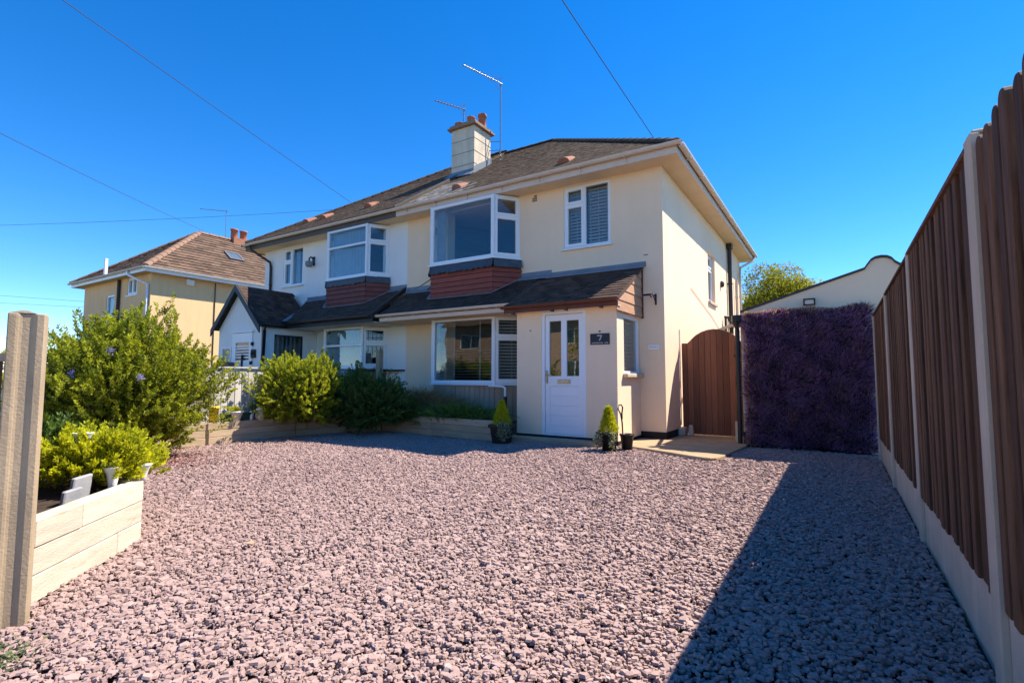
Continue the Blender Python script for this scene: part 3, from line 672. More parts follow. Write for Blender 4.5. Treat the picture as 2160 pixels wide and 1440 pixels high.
# ground floor planks under the bay window
mb = MB(); mb.prism([(-4.96, -.004, .0), (-4.70, -.47, .0), (-3.15, -.47, .0), (-2.62, -.004, .0)], (0, 0, .90)); clad = mb.build('bay_base', GREYP, cream)
for k in range(13):
    mb = MB(); x = -4.68+k*.118; mb.box(x, x+.11, -.492, -.472, .02, .895); mb.build('plank', GREYP, clad)
dcs = (Vector((-2.62, 0, 0))-Vector((-3.15, -.47, 0))).normalized(); ncs = Vector((dcs.y, -dcs.x, 0))
for k in range(6):
    mb = MB(); c = Vector((-3.15, -.47, 0))+dcs*(.06+k*.117)+ncs*.012; mb.obox(c+V(0,0,.457), dcs*.054, ncs*.01, V(0,0,.437)); mb.build('plank', GREYP, clad)
mb = MB(); mb.tube([(-3.25, -.53, .90), (-2.93, -.53, .885), (-2.87, -.53, .86), (-2.87, -.53, .70)], .024, 8); mb.build('waste_pipe', UPVC, cream)
mb = MB(); mb.tube([(-2.87, -.53, .698), (-2.87, -.53, .1)], .032, 8); mb.build('waste_pipe', BLACKP, cream)

# lean-to roof over the ground floor bay
def lean(house, x0, x1, yf, zf_, zt, mat, seed, singles=False, name='lean_to_roof', left_cut=0., right_cut=0.):
    d = Vector((0, -yf, zt-zf_)); L = d.length
    fr = frame((0, yf, zf_), (1,0,0), d, (0, -(zt-zf_), -yf))
    mb = MB(); mb.prism([(x0, yf, zf_-.01), (x0, -.004, zt-.01), (x0, -.004, zt-.06), (x0, yf, zf_-.06)], (x1-x0, 0, 0)); r = mb.build(name, mat, house)
    tiles('tile_course', fr, [(x0, 0), (x1, 0), (x1-right_cut, L), (x0+left_cut, L)], .165, .10, .013, mat, r, seed, singles=singles)
    return r
lt = lean(cream, PX+.06, -2.40, -.95, 2.385, 3.02, TILE_D, 21)
mb = MB(); mb.box(PX+.1, -2.41, -.93, -.91, 2.25, 2.36); mb.build('fascia', UPVCG, cream)
mb = MB(); gutter(mb, (-5.88, -.985, 2.385), (-2.42, -.985, 2.385), .05); mb.build('gutter', UPVCG, cream)
mb = MB(); mb.box(PX+.1, -2.41, -.91, -.003, 2.245, 2.258); mb.build('soffit', SOFFIT, cream)
mb = MB()
for k in range(5):
    x = -5.5+k*.68; mb = MB(); mb.box(x-.014, x+.014, -1.043, -.932, 2.33, 2.342); mb.box(x-.014, x+.014, -.935, -.931, 2.28, 2.345); mb.build('gutter_bracket', UPVCG, cream)
mb = MB()
for x0, x1 in ((PX+.02, -5.02), (-2.86, -2.15)):
    mb.box(x0, x1, -.016, -.003, 3.0, 3.13); mb.hexa([(x0,-.12,2.965),(x1,-.12,2.965),(x1,-.004,3.04),(x0,-.004,3.04),(x0,-.12,2.98),(x1,-.12,2.98),(x1,-.004,3.055),(x0,-.004,3.055)])
# soakers climbing beside the canted bay
mb.bar((-5.05, -.03, 3.03), (-4.83, -.50, 2.72), .10, .012); mb.bar((-4.82, -.50, 2.70), (-3.21, -.50, 2.70), .10, .012); mb.bar((-3.20, -.50, 2.72), (-2.83, -.03, 3.03), .10, .012)
mb.build('flashing', LEAD, cream)

# ---- porch
PYF, PXL, PXR = -1.10, -2.257, -.432
mb = MB()
mb.panel(FRONT(0, PYF, 0), PXL, PXR, 0, 2.20, [(-1.767, -.958, .075, 2.165)], -.12, 0)
mb.panel(RIGHT(PXR, 0, 0), PYF+.121, -.002, 0, 2.20, [(-.80, -.06, 1.13, 2.06)], -.12, 0)
mb.panel(frame((PXL, 0, 0), (0,-1,0), (0,0,1), (-1,0,0)), .002, -PYF-.121, 0, 2.20, [], -.12, 0)
mb.build('porch_wall', CREAM, cream)
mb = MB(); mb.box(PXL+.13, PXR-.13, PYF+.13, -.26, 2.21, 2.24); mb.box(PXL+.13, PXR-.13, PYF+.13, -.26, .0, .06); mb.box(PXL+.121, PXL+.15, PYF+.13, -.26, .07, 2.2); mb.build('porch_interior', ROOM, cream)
# porch roof with single tiles
EYP, EZP, TZP = -1.27, 2.285, 3.0
d = Vector((0, -EYP, TZP-EZP)); LP = d.length; frp = frame((0, EYP, EZP), (1,0,0), d, (0, -(TZP-EZP), -EYP))
mb = MB(); mb.prism([(-2.42, EYP, EZP-.008), (-2.42, -.004, TZP-.008), (-2.42, -.004, TZP-.05), (-2.42, EYP, EZP-.05)], (2.42-.345, 0, 0)); pr = mb.build('porch_roof', TILE_W, cream)
tiles('tile', frp, [(-2.42, 0), (-.345, 0), (-.345, LP), (-2.16, LP)], .165, .112, .015, TILE_W, pr, 31, singles=True)
mb = MB(); mb.box(-2.42, -.345, EYP-.012, EYP+.012, EZP-.125, EZP-.005); mb.build('fascia', FASB, cream, bevel=.004)
mb = MB(); gutter(mb, (-2.44, EYP-.055, EZP-.012), (-.335, EYP-.055, EZP-.012), .048); mb.build('gutter', FASB, cream)
mb = MB(); mb.box(-2.41, -.36, EYP+.013, PYF-.001, EZP-.12, EZP-.105); mb.build('soffit', SOFFIT, cream)
mb = MB(); mb.box(-2.22, -.30, -.018, -.003, TZP-.01, TZP+.075); mb.hexa([(-2.22,-.13,TZP-.05),(-.31,-.13,TZP-.05),(-.31,-.005,TZP+.02),(-2.22,-.005,TZP+.02),(-2.22,-.13,TZP-.032),(-.31,-.13,TZP-.032),(-.31,-.005,TZP+.038),(-2.22,-.005,TZP+.038)]); mb.build('flashing', LEAD, cream)
# boarded gable cheek: horizontal boards cut by the roof slope
XCH = -.385
mb = MB(); mb.prism([(XCH-.045, EYP+.05, EZP-.02), (XCH-.045, -.003, TZP-.055), (XCH-.045, -.003, 2.10), (XCH-.045, PYF-.02, 2.18)], (.04, 0, 0)); ck = mb.build('gable_cheek', TANW, cream)
nb = 5; zb0, zb1 = 2.10, TZP-.05; step = (zb1-zb0)/nb
yat = lambda z: max(EYP+.03, EYP+(z-EZP+.03)*(-EYP)/(TZP-EZP))
for k in range(nb):
    za = zb0+k*step; zb = za+step*.965; mb = MB()
    ya, yb = yat(za), yat(zb)
    xo, xi = XCH+.014, XCH+.002
    mb.hexa([(XCH-.004, ya, za), (xo, ya, za), (xo, -.028, za), (XCH-.004, -.028, za), (XCH-.004, yb, zb), (xi, yb, zb), (xi, -.028, zb), (XCH-.004, -.028, zb)])
    mb.build('board', TANW, ck)
mb = MB(); mb.box(XCH-.01, XCH+.03, -.026, -.003, 2.08, TZP-.04); mb.build('corner_trim', FASB, ck)
# rafter ends under the porch gutter
mb = MB()
for x in (-2.2, -1.45, -1.2, -.6):
    mb = MB(); mb.box(x-.02, x+.02, EYP-.09, EYP-.005, EZP-.155, EZP-.125); mb.build('gutter_bracket', FASB, cream)
# porch side window with blind
window(cream, RIGHT(PXR, -.80, 1.13), .74, .93, [(.035, .705, .035, .895, False)], blind='venetian', n0=-.08, n1=-.01, blind_n=-.11)
mb = MB(); mb.box(PXR-.001, PXR+.075, -.86, -.02, 1.06, 1.128); mb.build('sill', CONCB, cream, bevel=.012)
# front door
frd = FRONT(-1.767, PYF+.01, .075)
mb = MB(); mb.panel(frd, 0, .809, 0, 2.09, [(.055, .754, .06, 2.035)], -.07, .006); mb.build('door_frame', UPVC, cream, bevel=.004)
mb = MB(); mb.panel(frd, .060, .749, .064, 2.03, [(.135, .355, 1.01, 1.925), (.455, .675, 1.01, 1.925), (.145, .665, .20, .84)], -.055, -.012); door = mb.build('front_door', UPVC, cream, bevel=.005)
for a, b in ((.135, .355), (.455, .675)):
    mb = MB(); mb.fbox(frd, a-.004, b+.004, 1.006, 1.929, -.045, -.035); mb.build('pane', GLASSD, door)
for k in range(4):
    mb = MB(); mb.fbox(frd, .1455, .6645, .2005+k*.16, .2005+k*.16+.1585, -.05, -.022); mb.build('panel_board', UPVC, door, bevel=.002)
mb = MB(); mb.fbox(frd, .285, .525, .885, .955, -.011, .004); mb.fbox(frd, .305, .505, .90, .94, .004, .012); mb.build('letterbox', CHROME, door, bevel=.006)
mb = MB(); mb.fbox(frd, .075, .11, .88, 1.10, -.011, .0); mb.fbox(frd, .083, .20, 1.015, 1.035, .012, .03); mb.fbox(frd, .083, .102, 1.012, 1.038, .0, .03); mb.fbox(frd, .083, .102, .92, .95, .0, .008); mb.build('handle', CHROME, door, bevel=.004)
mb = MB(); mb.box(-1.80, -.93, PYF-.05, PYF+.02, .045, .074); mb.build('threshold', UPVC, cream, bevel=.005)
# black damp course band
mb = MB()
mb.box(PXL-.002, -.75, PYF-.006, PYF-.001, .0, .11); mb.box(-.75, PXR+.006, PYF-.0065, PYF-.001, .0, .085)
mb.box(PXR+.001, PXR+.006, PYF, -.002, .0, .085)
mb.box(PXR, .006, -.006, -.001, .0, .15); mb.box(.001, .006, -.0005, YB, .0, .15)
mb.build('damp_course', BLACK, cream)
# fittings on the side wall
mb = MB(); mb.tube([(.07, 6.2, 4.70), (.07, 6.2, .1)], .055, 10); mb.box(.01, .14, 6.08, 6.32, 4.58, 4.70)
for z in (3.6, 2.4, 1.2): mb.box(.002, .13, 6.14, 6.26, z, z+.03)
mb.build('soil_pipe', BROWNP, cream)
downpipe('downpipe', [(EX+.06, YB+.2, Z_SOF+.09), (EX+.02, YB+.1, Z_SOF-.05), (.07, YB-.35, Z_SOF-.32), (.06, YB-.4, Z_SOF-.5), (.06, YB-.4, .1)], .035, UPVCG, cream, (3.5, 2.3, 1.2))
downpipe('downpipe', [(.06, 7.3, 3.9), (.06, 7.3, .1)], .035, CONCB, cream, (3.4, 2.2))
mb = MB(); mb.tube([(.04, 5.35, 2.62), (.12, 5.35, 2.62), (.12, 6.05, 2.42), (.09, 6.2, 2.3)], .032, 8); mb.tube([(.06, 5.42, 2.6), (.06, 5.42, 2.25)], .03, 8); mb.build('waste_pipe', BROWNP, cream)
mb = MB(); mb.lathe((.03, 5.2, 3.45), [(.0, .09), (.05, .06), (.06, 0), (.05, -.06), (0, -.09)], 10); mb.build('vent_cowl', BROWNP, cream)
mb = MB(); mb.tube([(.012, 1.9, 2.87), (.012, 4.0, 2.48), (.012, 5.9, 1.98)], .006, 6); mb.build('cable', UPVCG, cream)
mb = MB(); mb.tube([(.012, .94, 1.95), (.012, .94, 1.0), (.012, .94, .2)], .009, 6); mb.build('cable', UPVC, cream)
mb = MB(); mb.tube([(-5.0, -.02, 3.34), (-5.35, -.012, 3.2), (-5.72, -.012, 3.06)], .008, 5); mb.tube([(-4.98, -.03, 3.3), (-5.12, -.07, 3.1), (-5.22, -.12, 3.0)], .010, 5); mb.build('cable', BROWNP, cream)
mb = MB()
for i in range(3):
    for j in range(3):
        if (i, j) != (0, 2): mb.box(-2.575+i*.036, -2.545+i*.036, -.008, -.001, 4.545+j*.045, 4.58+j*.045)
mb.build('air_brick', M('vent_grey', (.25, .2, .15), .9, .2), cream)
mb = MB(); mb.box(-.34, -.26, -.004, -.001, 3.18, 3.2); mb.build('wall_mark', M('old_fixing', (.3, .26, .22), .9, .2), cream)

# ================================================================== WHITE HOUSE
mb = MB()
mb.panel(FRONT(0, 0, 0), XL, PX-.002, 0, Z_SOF, [(-10.735, -9.84, 3.59, 4.67), (-8.25, -6.75, 3.3, 4.69), (-8.2, -6.7, 1.28, 2.24)], -.25, 0); mb.build('front_wall', WHITEW, white)
mb = MB(); mb.box(XL, XL+.25, .002, YB, 0, Z_SOF); mb.box(XL+.251, PX, YB-.25, YB, 0, Z_SOF); mb.build('side_wall', WHITEW, white)
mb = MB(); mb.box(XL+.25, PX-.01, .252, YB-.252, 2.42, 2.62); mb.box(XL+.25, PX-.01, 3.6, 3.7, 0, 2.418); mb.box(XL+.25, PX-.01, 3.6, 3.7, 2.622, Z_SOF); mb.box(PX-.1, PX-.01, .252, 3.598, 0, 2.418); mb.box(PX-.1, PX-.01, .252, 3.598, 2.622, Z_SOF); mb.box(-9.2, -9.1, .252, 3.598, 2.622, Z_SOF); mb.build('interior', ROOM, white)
mb = MB(); mb.box(XL-.34, PX-.002, EY+.02, YB+.40, Z_SOF, Z_SOF+.03); mb.build('soffit', SOFFIT, white)
mb = MB(); mb.box(XL-.36, PX-.002, EY, EY+.02, Z_SOF-.01, Z_SOF+.15); mb.box(XL-.36, XL-.34, EY+.021, YB+.42, Z_SOF-.01, Z_SOF+.15); mb.build('fascia', M('dark_fascia', (.10, .085, .07), .6, .1), white)
mb = MB(); gutter(mb, (XL-.42, EY-.06, Z_SOF+.155), (PX-.003, EY-.06, Z_SOF+.155)); mb.build('gutter', UPVCG, white)
mb = MB(); gutter(mb, (XL-.42, YB+.42, Z_SOF+.15), (XL-.42, EY-.12, Z_SOF+.15)); mb.build('gutter', BROWNP, white)
downpipe('downpipe', [(XL-.02, EY-.06, Z_SOF+.11), (XL-.01, EY-.06, Z_SOF-.02), (XL+.32, -.055, Z_SOF-.36), (XL+.36, -.05, Z_SOF-.5), (XL+.36, -.05, 2.9)], .036, BROWNP, white, (3.7,))
ZO = .06
mb = MB()
mb.poly([(XLL, YF, RE+ZO), (PX-.003, YF, RE+ZO), (PX-.003, YR, ZR+ZO), (xr_l, YR, ZR+ZO)]); mb.poly([(XLL, YBK, RE), (XLL, YF, RE+ZO), (xr_l, YR, ZR+ZO)]); mb.poly([(PX-.003, YBK, RE), (XLL, YBK, RE), (xr_l, YR, ZR+ZO), (PX-.003, YR, ZR+ZO)])
mb.poly([(XLL, YF, RE-.02), (XLL, YBK, RE-.02), (PX-.003, YBK, RE-.02), (PX-.003, YF, RE-.02)])
mb.poly([(XLL, YF, RE-.02), (PX-.003, YF, RE-.02), (PX-.003, YF, RE+ZO), (XLL, YF, RE+ZO)])
mb.poly([(PX-.003, YF, RE-.02), (PX-.003, YR, ZR-.02), (PX-.003, YR, ZR+ZO), (PX-.003, YF, RE+ZO)])
wroof = mb.build('roof', TILE, white)
tiles('tile_course', plane_front(ZO), [(XLL, 0), (PX-.01, 0), (PX-.01, HALF*SL), (xr_l, HALF*SL)], .165, .105, .010, [TILE], wroof, 13)
hips('ridge_tile', [((xr_l, YR, ZR+ZO), (PX-.01, YR, ZR+ZO)), ((XLL+.02, YF+.02, RE+ZO), (xr_l, YR, ZR+ZO))], TILE, wroof)
mb = MB(); mb.bar((PX-.03, YF+.0, RE+ZO+.02), (PX-.03, 1.9, RE+(1.9-YF)*PIT+ZO+.02), .05, .03); mb.build('verge_strip', LEADD, wroof)
for x, y in ((-7.76, .40), (-9.55, .38), (-10.36, .42)): roof_vent(x, y, wroof, ZO)
W3b = lambda w, h: [(.05, .36, h-.36, h-.05, True), (.05, .36, .05, h-.41, True), (.41, w-.05, .05, h-.05, False)]
window(white, FRONT(-10.735, 0, 3.59), .895, 1.08, W3b(.895, 1.08), n0=-.08, n1=-.012, sill=(.07, .035), blind='curtain')
bay(white, -8.62, -8.24, -6.83, -6.54, -.45, 3.46, 4.69, trn, two, 'vertical', None)
bay(white, -8.62, -8.24, -6.88, -6.56, -.48, 1.29, 2.24, lambda w, h: [(.05, w-.05, h-.40, h-.05, False), (.05, w-.05, .05, h-.45, False)], lambda w, h: [(.05, w-.05, h-.36, h-.05, True), (.05, w-.05, .05, h-.41, True)], 'vertical', 'curtain', lattice=True)
ring_boards(white, [(-8.64, -.01), (-8.22, -.45), (-6.83, -.45), (-6.50, -.01)], 2.62, 3.30, 6, REDB2, (3.285, 3.43), LEADD, flare=.02)
mb = MB(); mb.prism([(-8.6, -.004, .0), (-8.22, -.46, .0), (-6.88, -.46, .0), (-6.58, -.004, .0)], (0, 0, 1.20)); mb.build('bay_base', BRICK, white)
mb = MB(); mb.prism([(-8.66, -.004, 1.20), (-8.27, -.52, 1.20), (-6.84, -.52, 1.20), (-5.97, -.03, 1.20), (-5.97, -.004, 1.20)], (0, 0, .035)); mb.build('bay_ledge', BLACK, white)
mb = MB(); mb.box(-8.7, -6.45, -.5, -.002, 2.243, 2.27); mb.build('bay_head', SOFFIT, white)
# black trimmed lean-to roof with valley to the gabled porch
GX, GY, GZE, GZA, GW = -10.10, -1.55, 2.30, 3.34, 1.02
lw = lean(white, -9.05, PX-.02, -1.02, 2.40, 3.12, TILE_D, 41, left_cut=-.55)
mb = MB(); mb.box(-9.0, PX-.03, -1.0, -.975, 2.25, 2.385); mb.build('fascia', DARKB, white)
mb = MB(); gutter(mb, (-9.0, -1.06, 2.385), (PX-.06, -1.06, 2.385), .055); mb.build('gutter', BLACKP, white)
mb = MB(); mb.box(-9.0, PX-.03, -.974, -.003, 2.25, 2.262); mb.build('soffit', M('white_soffit', (.7, .66, .58), .8, .05), white)
mb = MB()
mb.box(-9.6, -8.63, -.016, -.003, 3.09, 3.20); mb.box(-6.52, PX-.01, -.016, -.003, 3.09, 3.21)
mb.hexa([(-9.6,-.10,3.05),(-8.63,-.10,3.05),(-8.63,-.004,3.12),(-9.6,-.004,3.12),(-9.6,-.10,3.065),(-8.63,-.10,3.065),(-8.63,-.004,3.135),(-9.6,-.004,3.135)])
mb.hexa([(-6.52,-.10,3.05),(PX-.01,-.10,3.05),(PX-.01,-.004,3.12),(-6.52,-.004,3.12),(-6.52,-.10,3.065),(PX-.01,-.10,3.065),(PX-.01,-.004,3.135),(-6.52,-.004,3.135)])
mb.bar((-6.83, -.50, 2.78), (-6.48, -.03, 3.1), .09, .012); mb.bar((-8.24, -.49, 2.77), (-6.83, -.49, 2.77), .08, .012); mb.bar((-8.66, -.03, 3.1), (-8.25, -.5, 2.78), .09, .012)
mb.build('flashing', LEAD, white)
mb = MB(); mb.bar((PX-.05, -1.0, 2.43), (PX-.05, -.02, 3.13), .09, .03); mb.build('verge_strip', BROWNP, white)
mb = MB(); mb.bar((-9.50, -.03, 3.00), (-9.06, -1.03, 2.44), .12, .015); mb.build('valley', LEAD, white)
# gabled porch
mb = MB()
mb.prism([(GX-GW+.08, GY, 0), (GX+GW-.08, GY, 0), (GX+GW-.08, GY, GZE-.02), (GX, GY, GZA-.09), (GX-GW+.08, GY, GZE-.02)], (0, .12, 0))
mb.build('porch_wall', WHITEW, white)
mb = MB(); mb.panel(RIGHT(GX+GW-.08, 0, 0), GY+.121, -.002, 0, 2.28, [(-1.22, -.42, .9, 2.10)], -.12, 0); mb.build('porch_side_wall', WHITEW, white)
mb = MB(); mb.box(GX-GW+.08, GX-GW+.2, GY+.121, -.002, 0, 2.28); mb.build('porch_side_wall', WHITEW, white)
window(white, RIGHT(GX+GW-.08, -1.22, .9), .80, 1.20, [(.03, .77, .03, 1.17, False)], blind='vertical', mat=DARKB, fw_=.03, n1=-.01)
GSL = Vector((GW+.02, 0, GZA-GZE)); 
mb = MB()
mb.prism([(GX, GY-.10, GZA), (GX+GW+.02, GY-.10, GZE-.0), (GX+GW+.02, GY-.10, GZE-.05), (GX, GY-.10, GZA-.05)], (0, 1.5, 0)); mb.prism([(GX, GY-.10, GZA-.05), (GX-GW-.02, GY-.10, GZE-.05), (GX-GW-.02, GY-.10, GZE), (GX, GY-.10, GZA)], (0, 1.54, 0))
gr = mb.build('porch_roof', TILE_D, white)
sl = GSL.length
tiles('tile', frame((GX+GW+.02, GY-.12, GZE), (0,1,0), (-(GW+.02), 0, GZA-GZE), (GZA-GZE, 0, GW+.02)), [(0, 0), (.75, 0), (1.62, sl), (0, sl)], .165, .11, .014, TILE_W, gr, 43, singles=True)
tiles('tile_course', frame((GX-GW-.02, GY-.12, GZE), (0,1,0), ((GW+.02), 0, GZA-GZE), (-(GZA-GZE), 0, GW+.02)), [(0, 0), (1.6, 0), (1.6, sl), (0, sl)], .165, .11, .014, TILE_W, gr, 44)
mb = MB()
for sgn in (1, -1):
    a, b = V(GX, GY-.13, GZA-.06), V(GX+sgn*(GW+.06), GY-.13, GZE-.10); dd = (b-a).normalized(); nn = Vector((-dd.z*sgn, 0, dd.x*sgn)); 
    mb.prism([a+V(0,0,.07), b+V(0,0,.07)+dd*.0, b+V(0,0,-.10), a+V(0,0,-.10)] if sgn > 0 else [a+V(0,0,-.10), b+V(0,0,-.10), b+V(0,0,.07), a+V(0,0,.07)], (0, -.03, 0))
mb.build('bargeboard', DARKB, white)
mb = MB(); gutter(mb, (GX+GW+.07, GY-.1, GZE+.0), (GX+GW+.07, -1.05, GZE+.0), .05); mb.tube([(GX+GW+.05, GY+.02, GZE-.02), (GX+GW-.02, GY+.03, GZE-.14), (GX+GW-.03, GY-.035, .1)], .042, 8); mb.build('downpipe', BLACKP, white)
frg = FRONT(GX-.22, GY, .12)
mb = MB(); mb.panel(frg, 0, .82, 0, 2.02, [(.12, .70, 1.35, 1.78)], .0, .035); gd = mb.build('front_door', UPVC, white, bevel=.005)
mb = MB(); mb.fbox(frg, .12, .70, 1.35, 1.78, .008, .014); mb.build('pane', GLASSD, gd)
mb = MB()
for z in (1.40, 1.47, 1.54, 1.61, 1.68): mb.fbox(frg, .12, .70, z, z+.035, .016, .02)
mb.build('glazing_bar', UPVC, gd)
mb = MB(); mb.fbox(frg, -.05, .87, 2.03, 2.07, .0, .06); mb.fbox(frg, -.05, -.005, 0, 2.03, 0, .03); mb.build('door_canopy', UPVC, white)
window(white, FRONT(GX-.74, GY-.002, 1.35), .42, .46, [(.04, .38, .04, .42, False)], n0=-.02, n1=.03)

# ================================================================== YELLOW HOUSE
YX0, YX1, YY0, YY1, YZ = -23.75, -17.9, -.36, 9.2, 4.72
yel = thing('detached_house', 'yellow rendered house with brown hipped roof and skylight, standing beyond the white house', 'house', (-20.8, 4, 0))
mb = MB(); mb.panel(FRONT(0, YY0, 0), YX0, YX1, 0, YZ, [(-19.75, -18.95, 4.05, 4.70), (-21.55, -20.85, 2.6, 4.2)], -.25, 0); mb.build('front_wall', YELLOW, yel)
mb = MB(); mb.box(YX1-.25, YX1, YY0+.252, YY1, 0, YZ); mb.box(YX0, YX0+.25, YY0+.252, YY1, 0, YZ); mb.box(YX0+.252, YX1-.252, YY1-.25, YY1, 0, YZ); mb.build('side_wall', YELLOW, yel)
mb = MB(); mb.box(YX0+.26, YX1-.26, 2.5, 2.6, 0, YZ); mb.build('interior', ROOM, yel)
mb = MB(); mb.box(YX0-.32, YX1+.32, YY0-.32, YY1+.32, YZ, YZ+.03); mb.build('soffit', M('soffit_tan', (.5, .36, .2), .8, .05), yel)
mb = MB(); e = .33
mb.box(YX0-e, YX1+e, YY0-e-.02, YY0-e, YZ-.02, YZ+.14); mb.box(YX1+e, YX1+e+.02, YY0-e-.02, YY1+e, YZ-.02, YZ+.14); mb.box(YX0-e-.02, YX0-e, YY0-e-.02, YY1+e, YZ-.02, YZ+.14); mb.build('fascia', UPVC, yel)
mb = MB(); gutter(mb, (YX0-e-.1, YY0-e-.08, YZ+.14), (YX1+e+.1, YY0-e-.08, YZ+.14)); mb.build('gutter', M('grey_gutter', (.5, .5, .5), .5, .05), yel)
mb = MB(); gutter(mb, (YX1+e+.08, YY0-e-.08, YZ+.14), (YX1+e+.08, YY1+e, YZ+.14)); mb.build('gutter', UPVC, yel)
downpipe('downpipe', [(YX1-.9, YY0-e-.06, YZ+.08), (YX1-.85, YY0-e-.05, YZ-.05), (YX1-.12, YY0-.05, YZ-.4), (YX1-.12, YY0-.05, .1)], .045, UPVC, yel)
downpipe('downpipe', [(-20.35, YY0-.06, YZ-.02), (-20.35, YY0-.06, .1)], .055, BROWNP, yel)
a0, a1, b0, b1, ze = YX0-.38, YX1+.38, YY0-.38, YY1+.38, YZ+.14; xm = (a0+a1)/2; hy = (a1-a0)/2; zr = ze+hy*.74; yr0, yr1 = b0+hy, b1-hy
mb = MB()
mb.poly([(a0,b0,ze), (a1,b0,ze), (xm,yr0,zr)]); mb.poly([(a1,b0,ze), (a1,b1,ze), (xm,yr1,zr), (xm,yr0,zr)]); mb.poly([(a0,b1,ze), (a0,b0,ze), (xm,yr0,zr), (xm,yr1,zr)]); mb.poly([(a1,b1,ze), (a0,b1,ze), (xm,yr1,zr)]); mb.poly([(a0,b0,ze-.02), (a0,b1,ze-.02), (a1,b1,ze-.02), (a1,b0,ze-.02)])
yroof = mb.build('roof', TILE_Y, yel)
S2 = math.sqrt(1+.74**2)
tiles('tile_course', frame((a1,b0,ze), (0,1,0), (-1,0,.74), (.74,0,1)), [(0,0), (b1-b0,0), (b1-b0-hy,hy*S2), (hy,hy*S2)], .33, .24, .035, [TILE_Y], yroof, 51)
tiles('tile_course', frame((0,b0,ze), (1,0,0), (0,1,.74), (0,-.74,1)), [(a0,0), (a1,0), (xm,hy*S2)], .33, .24, .035, [TILE_Y], yroof, 52)
hips('ridge_tile', [((a1-.02,b0+.02,ze+.02), (xm,yr0,zr)), ((a0+.02,b0+.02,ze+.02), (xm,yr0,zr)), ((xm,yr0,zr), (xm,yr1,zr))], M('hip_tile', (.25, .15, .10), .85, .12), yroof, .13, .4)
frs = frame((a1, 0, ze), (0,1,0), (-1,0,.74), (.74,0,1))
mb = MB(); mb.panel(frs, 3.0, 3.62, 1.9, 2.55, [(3.06, 3.56, 1.96, 2.49)], .0, .09); sk = mb.build('skylight', M('grey_frame', (.16, .16, .165), .5, .05), yroof)
mb = MB(); mb.fbox(frs, 3.061, 3.559, 1.961, 2.489, .05, .07); mb.build('pane', M('sky_glass', (.10, .13, .16), .15, .02, spec=.5), yroof)
window(yel, FRONT(-19.75, YY0, 4.05), .80, .65, [(.06, .38, .06, .59, True), (.42, .74, .06, .59, True)], n0=-.1, n1=-.02, blind='curtain', sill=(.05, .04))
window(yel, FRONT(-21.55, YY0, 2.6), .70, 1.6, [(.07, .63, .07, 1.53, False)], n0=-.1, n1=-.02, blind='curtain', sill=(.05, .04))
mb = MB(); mb.box(xm-.3, xm+.3, 3.95, 4.75, zr-.5, zr+.10); yc = mb.build('chimney', M('orange_brick', (.33, .15, .09), .85, .2, 12), yel)
for y in (4.12, 4.55):
    mb = MB(); mb.lathe((xm, y, zr+.12), [(.15, 0), (.14, .35), (.17, .36), (.17, .42), (.12, .42), (.12, .1)], 12); mb.build('chimney_pot', TERRA, yc)
mb = MB(); mb.box(-20.62, -20.5, YY0-e-.14, YY0-e-.05, YZ+.15, YZ+.75); mb.build('flue', UPVC, yel)

# ================================================================== AERIALS
def aerial(label, mast0, mast1, boom0, boom1, n, grp=None, el=.2, refl=True):
    t = thing('tv_aerial', label, 'aerial', mast0, grp)
    mb = MB(); mb.tube([mast0, mast1], .016, 6); mb.build('mast', METAL, t)
    mb = MB(); mb.tube([boom0, boom1], .014, 6); mb.build('boom', METAL, t)
    b0, b1 = Vector(boom0), Vector(boom1); d = (b1-b0).normalized(); s = d.cross(Vector((0,0,1))).normalized()
    mb = MB()
    for k in range(n):
        c = b0+(b1-b0)*(.22+.76*k/(n-1)); L = el*(1-.4*k/n); u_ = s.cross(d)
        mb.tube([c-s*L/2, c+s*L/2], .005, 4)
        if refl: mb.tube([c-s*L*.3+u_*.05, c+s*L*.3-u_*.05], .004, 4)
    mb.build('element', METAL, t)
    if refl:
        mb = MB()
        for k in range(-3, 4):
            if k: 
                c = b0+(b1-b0)*.12+Vector((0,0,k*.05))-d*abs(k)*.02; mb.tube([c-s*.14, c+s*.14], .004, 4)
        mb.tube([b0+(b1-b0)*.12+Vector((0,0,.16)), b0+(b1-b0)*.12-Vector((0,0,.16))], .006, 4); mb.build('reflector', METAL, t)
    return t
aerial('tall mast television aerial behind the cream house chimney, boom pointing left', (-5.24, 2.84, 7.25), (-5.24, 2.84, 9.30), (-5.20, 2.87, 9.26), (-5.50, 1.45, 9.17), 12)
mb = MB(); 
for z in (7.35, 7.6): mb.tube([(-5.52, 2.70, z), (-5.24, 2.84, z)], .012, 5); 
mb.tube([(-5.28, 2.86, 7.3), (-5.22, 2.9, 7.15), (-5.3, 2.86, 7.05), (-5.5, 2.75, 7.1)], .008, 5)
tag(mb.build('aerial_bracket', METAL), 'metal wall bracket clamping the tall aerial mast to the chimney side', 'bracket')
aerial('short television aerial on top of the chimney stack beside the pots', (-6.20, 2.42, 7.93), (-6.20, 2.42, 8.62), (-6.16, 2.46, 8.60), (-6.58, 1.62, 8.60), 9, el=.16)
aerial('television aerial on thin mast above the yellow house roof ridge', (-20.75, 3.68, 7.1), (-20.75, 3.68, 8.62), (-20.7, 3.72, 8.56), (-21.6, 2.95, 8.62), 8, el=.12, refl=False)

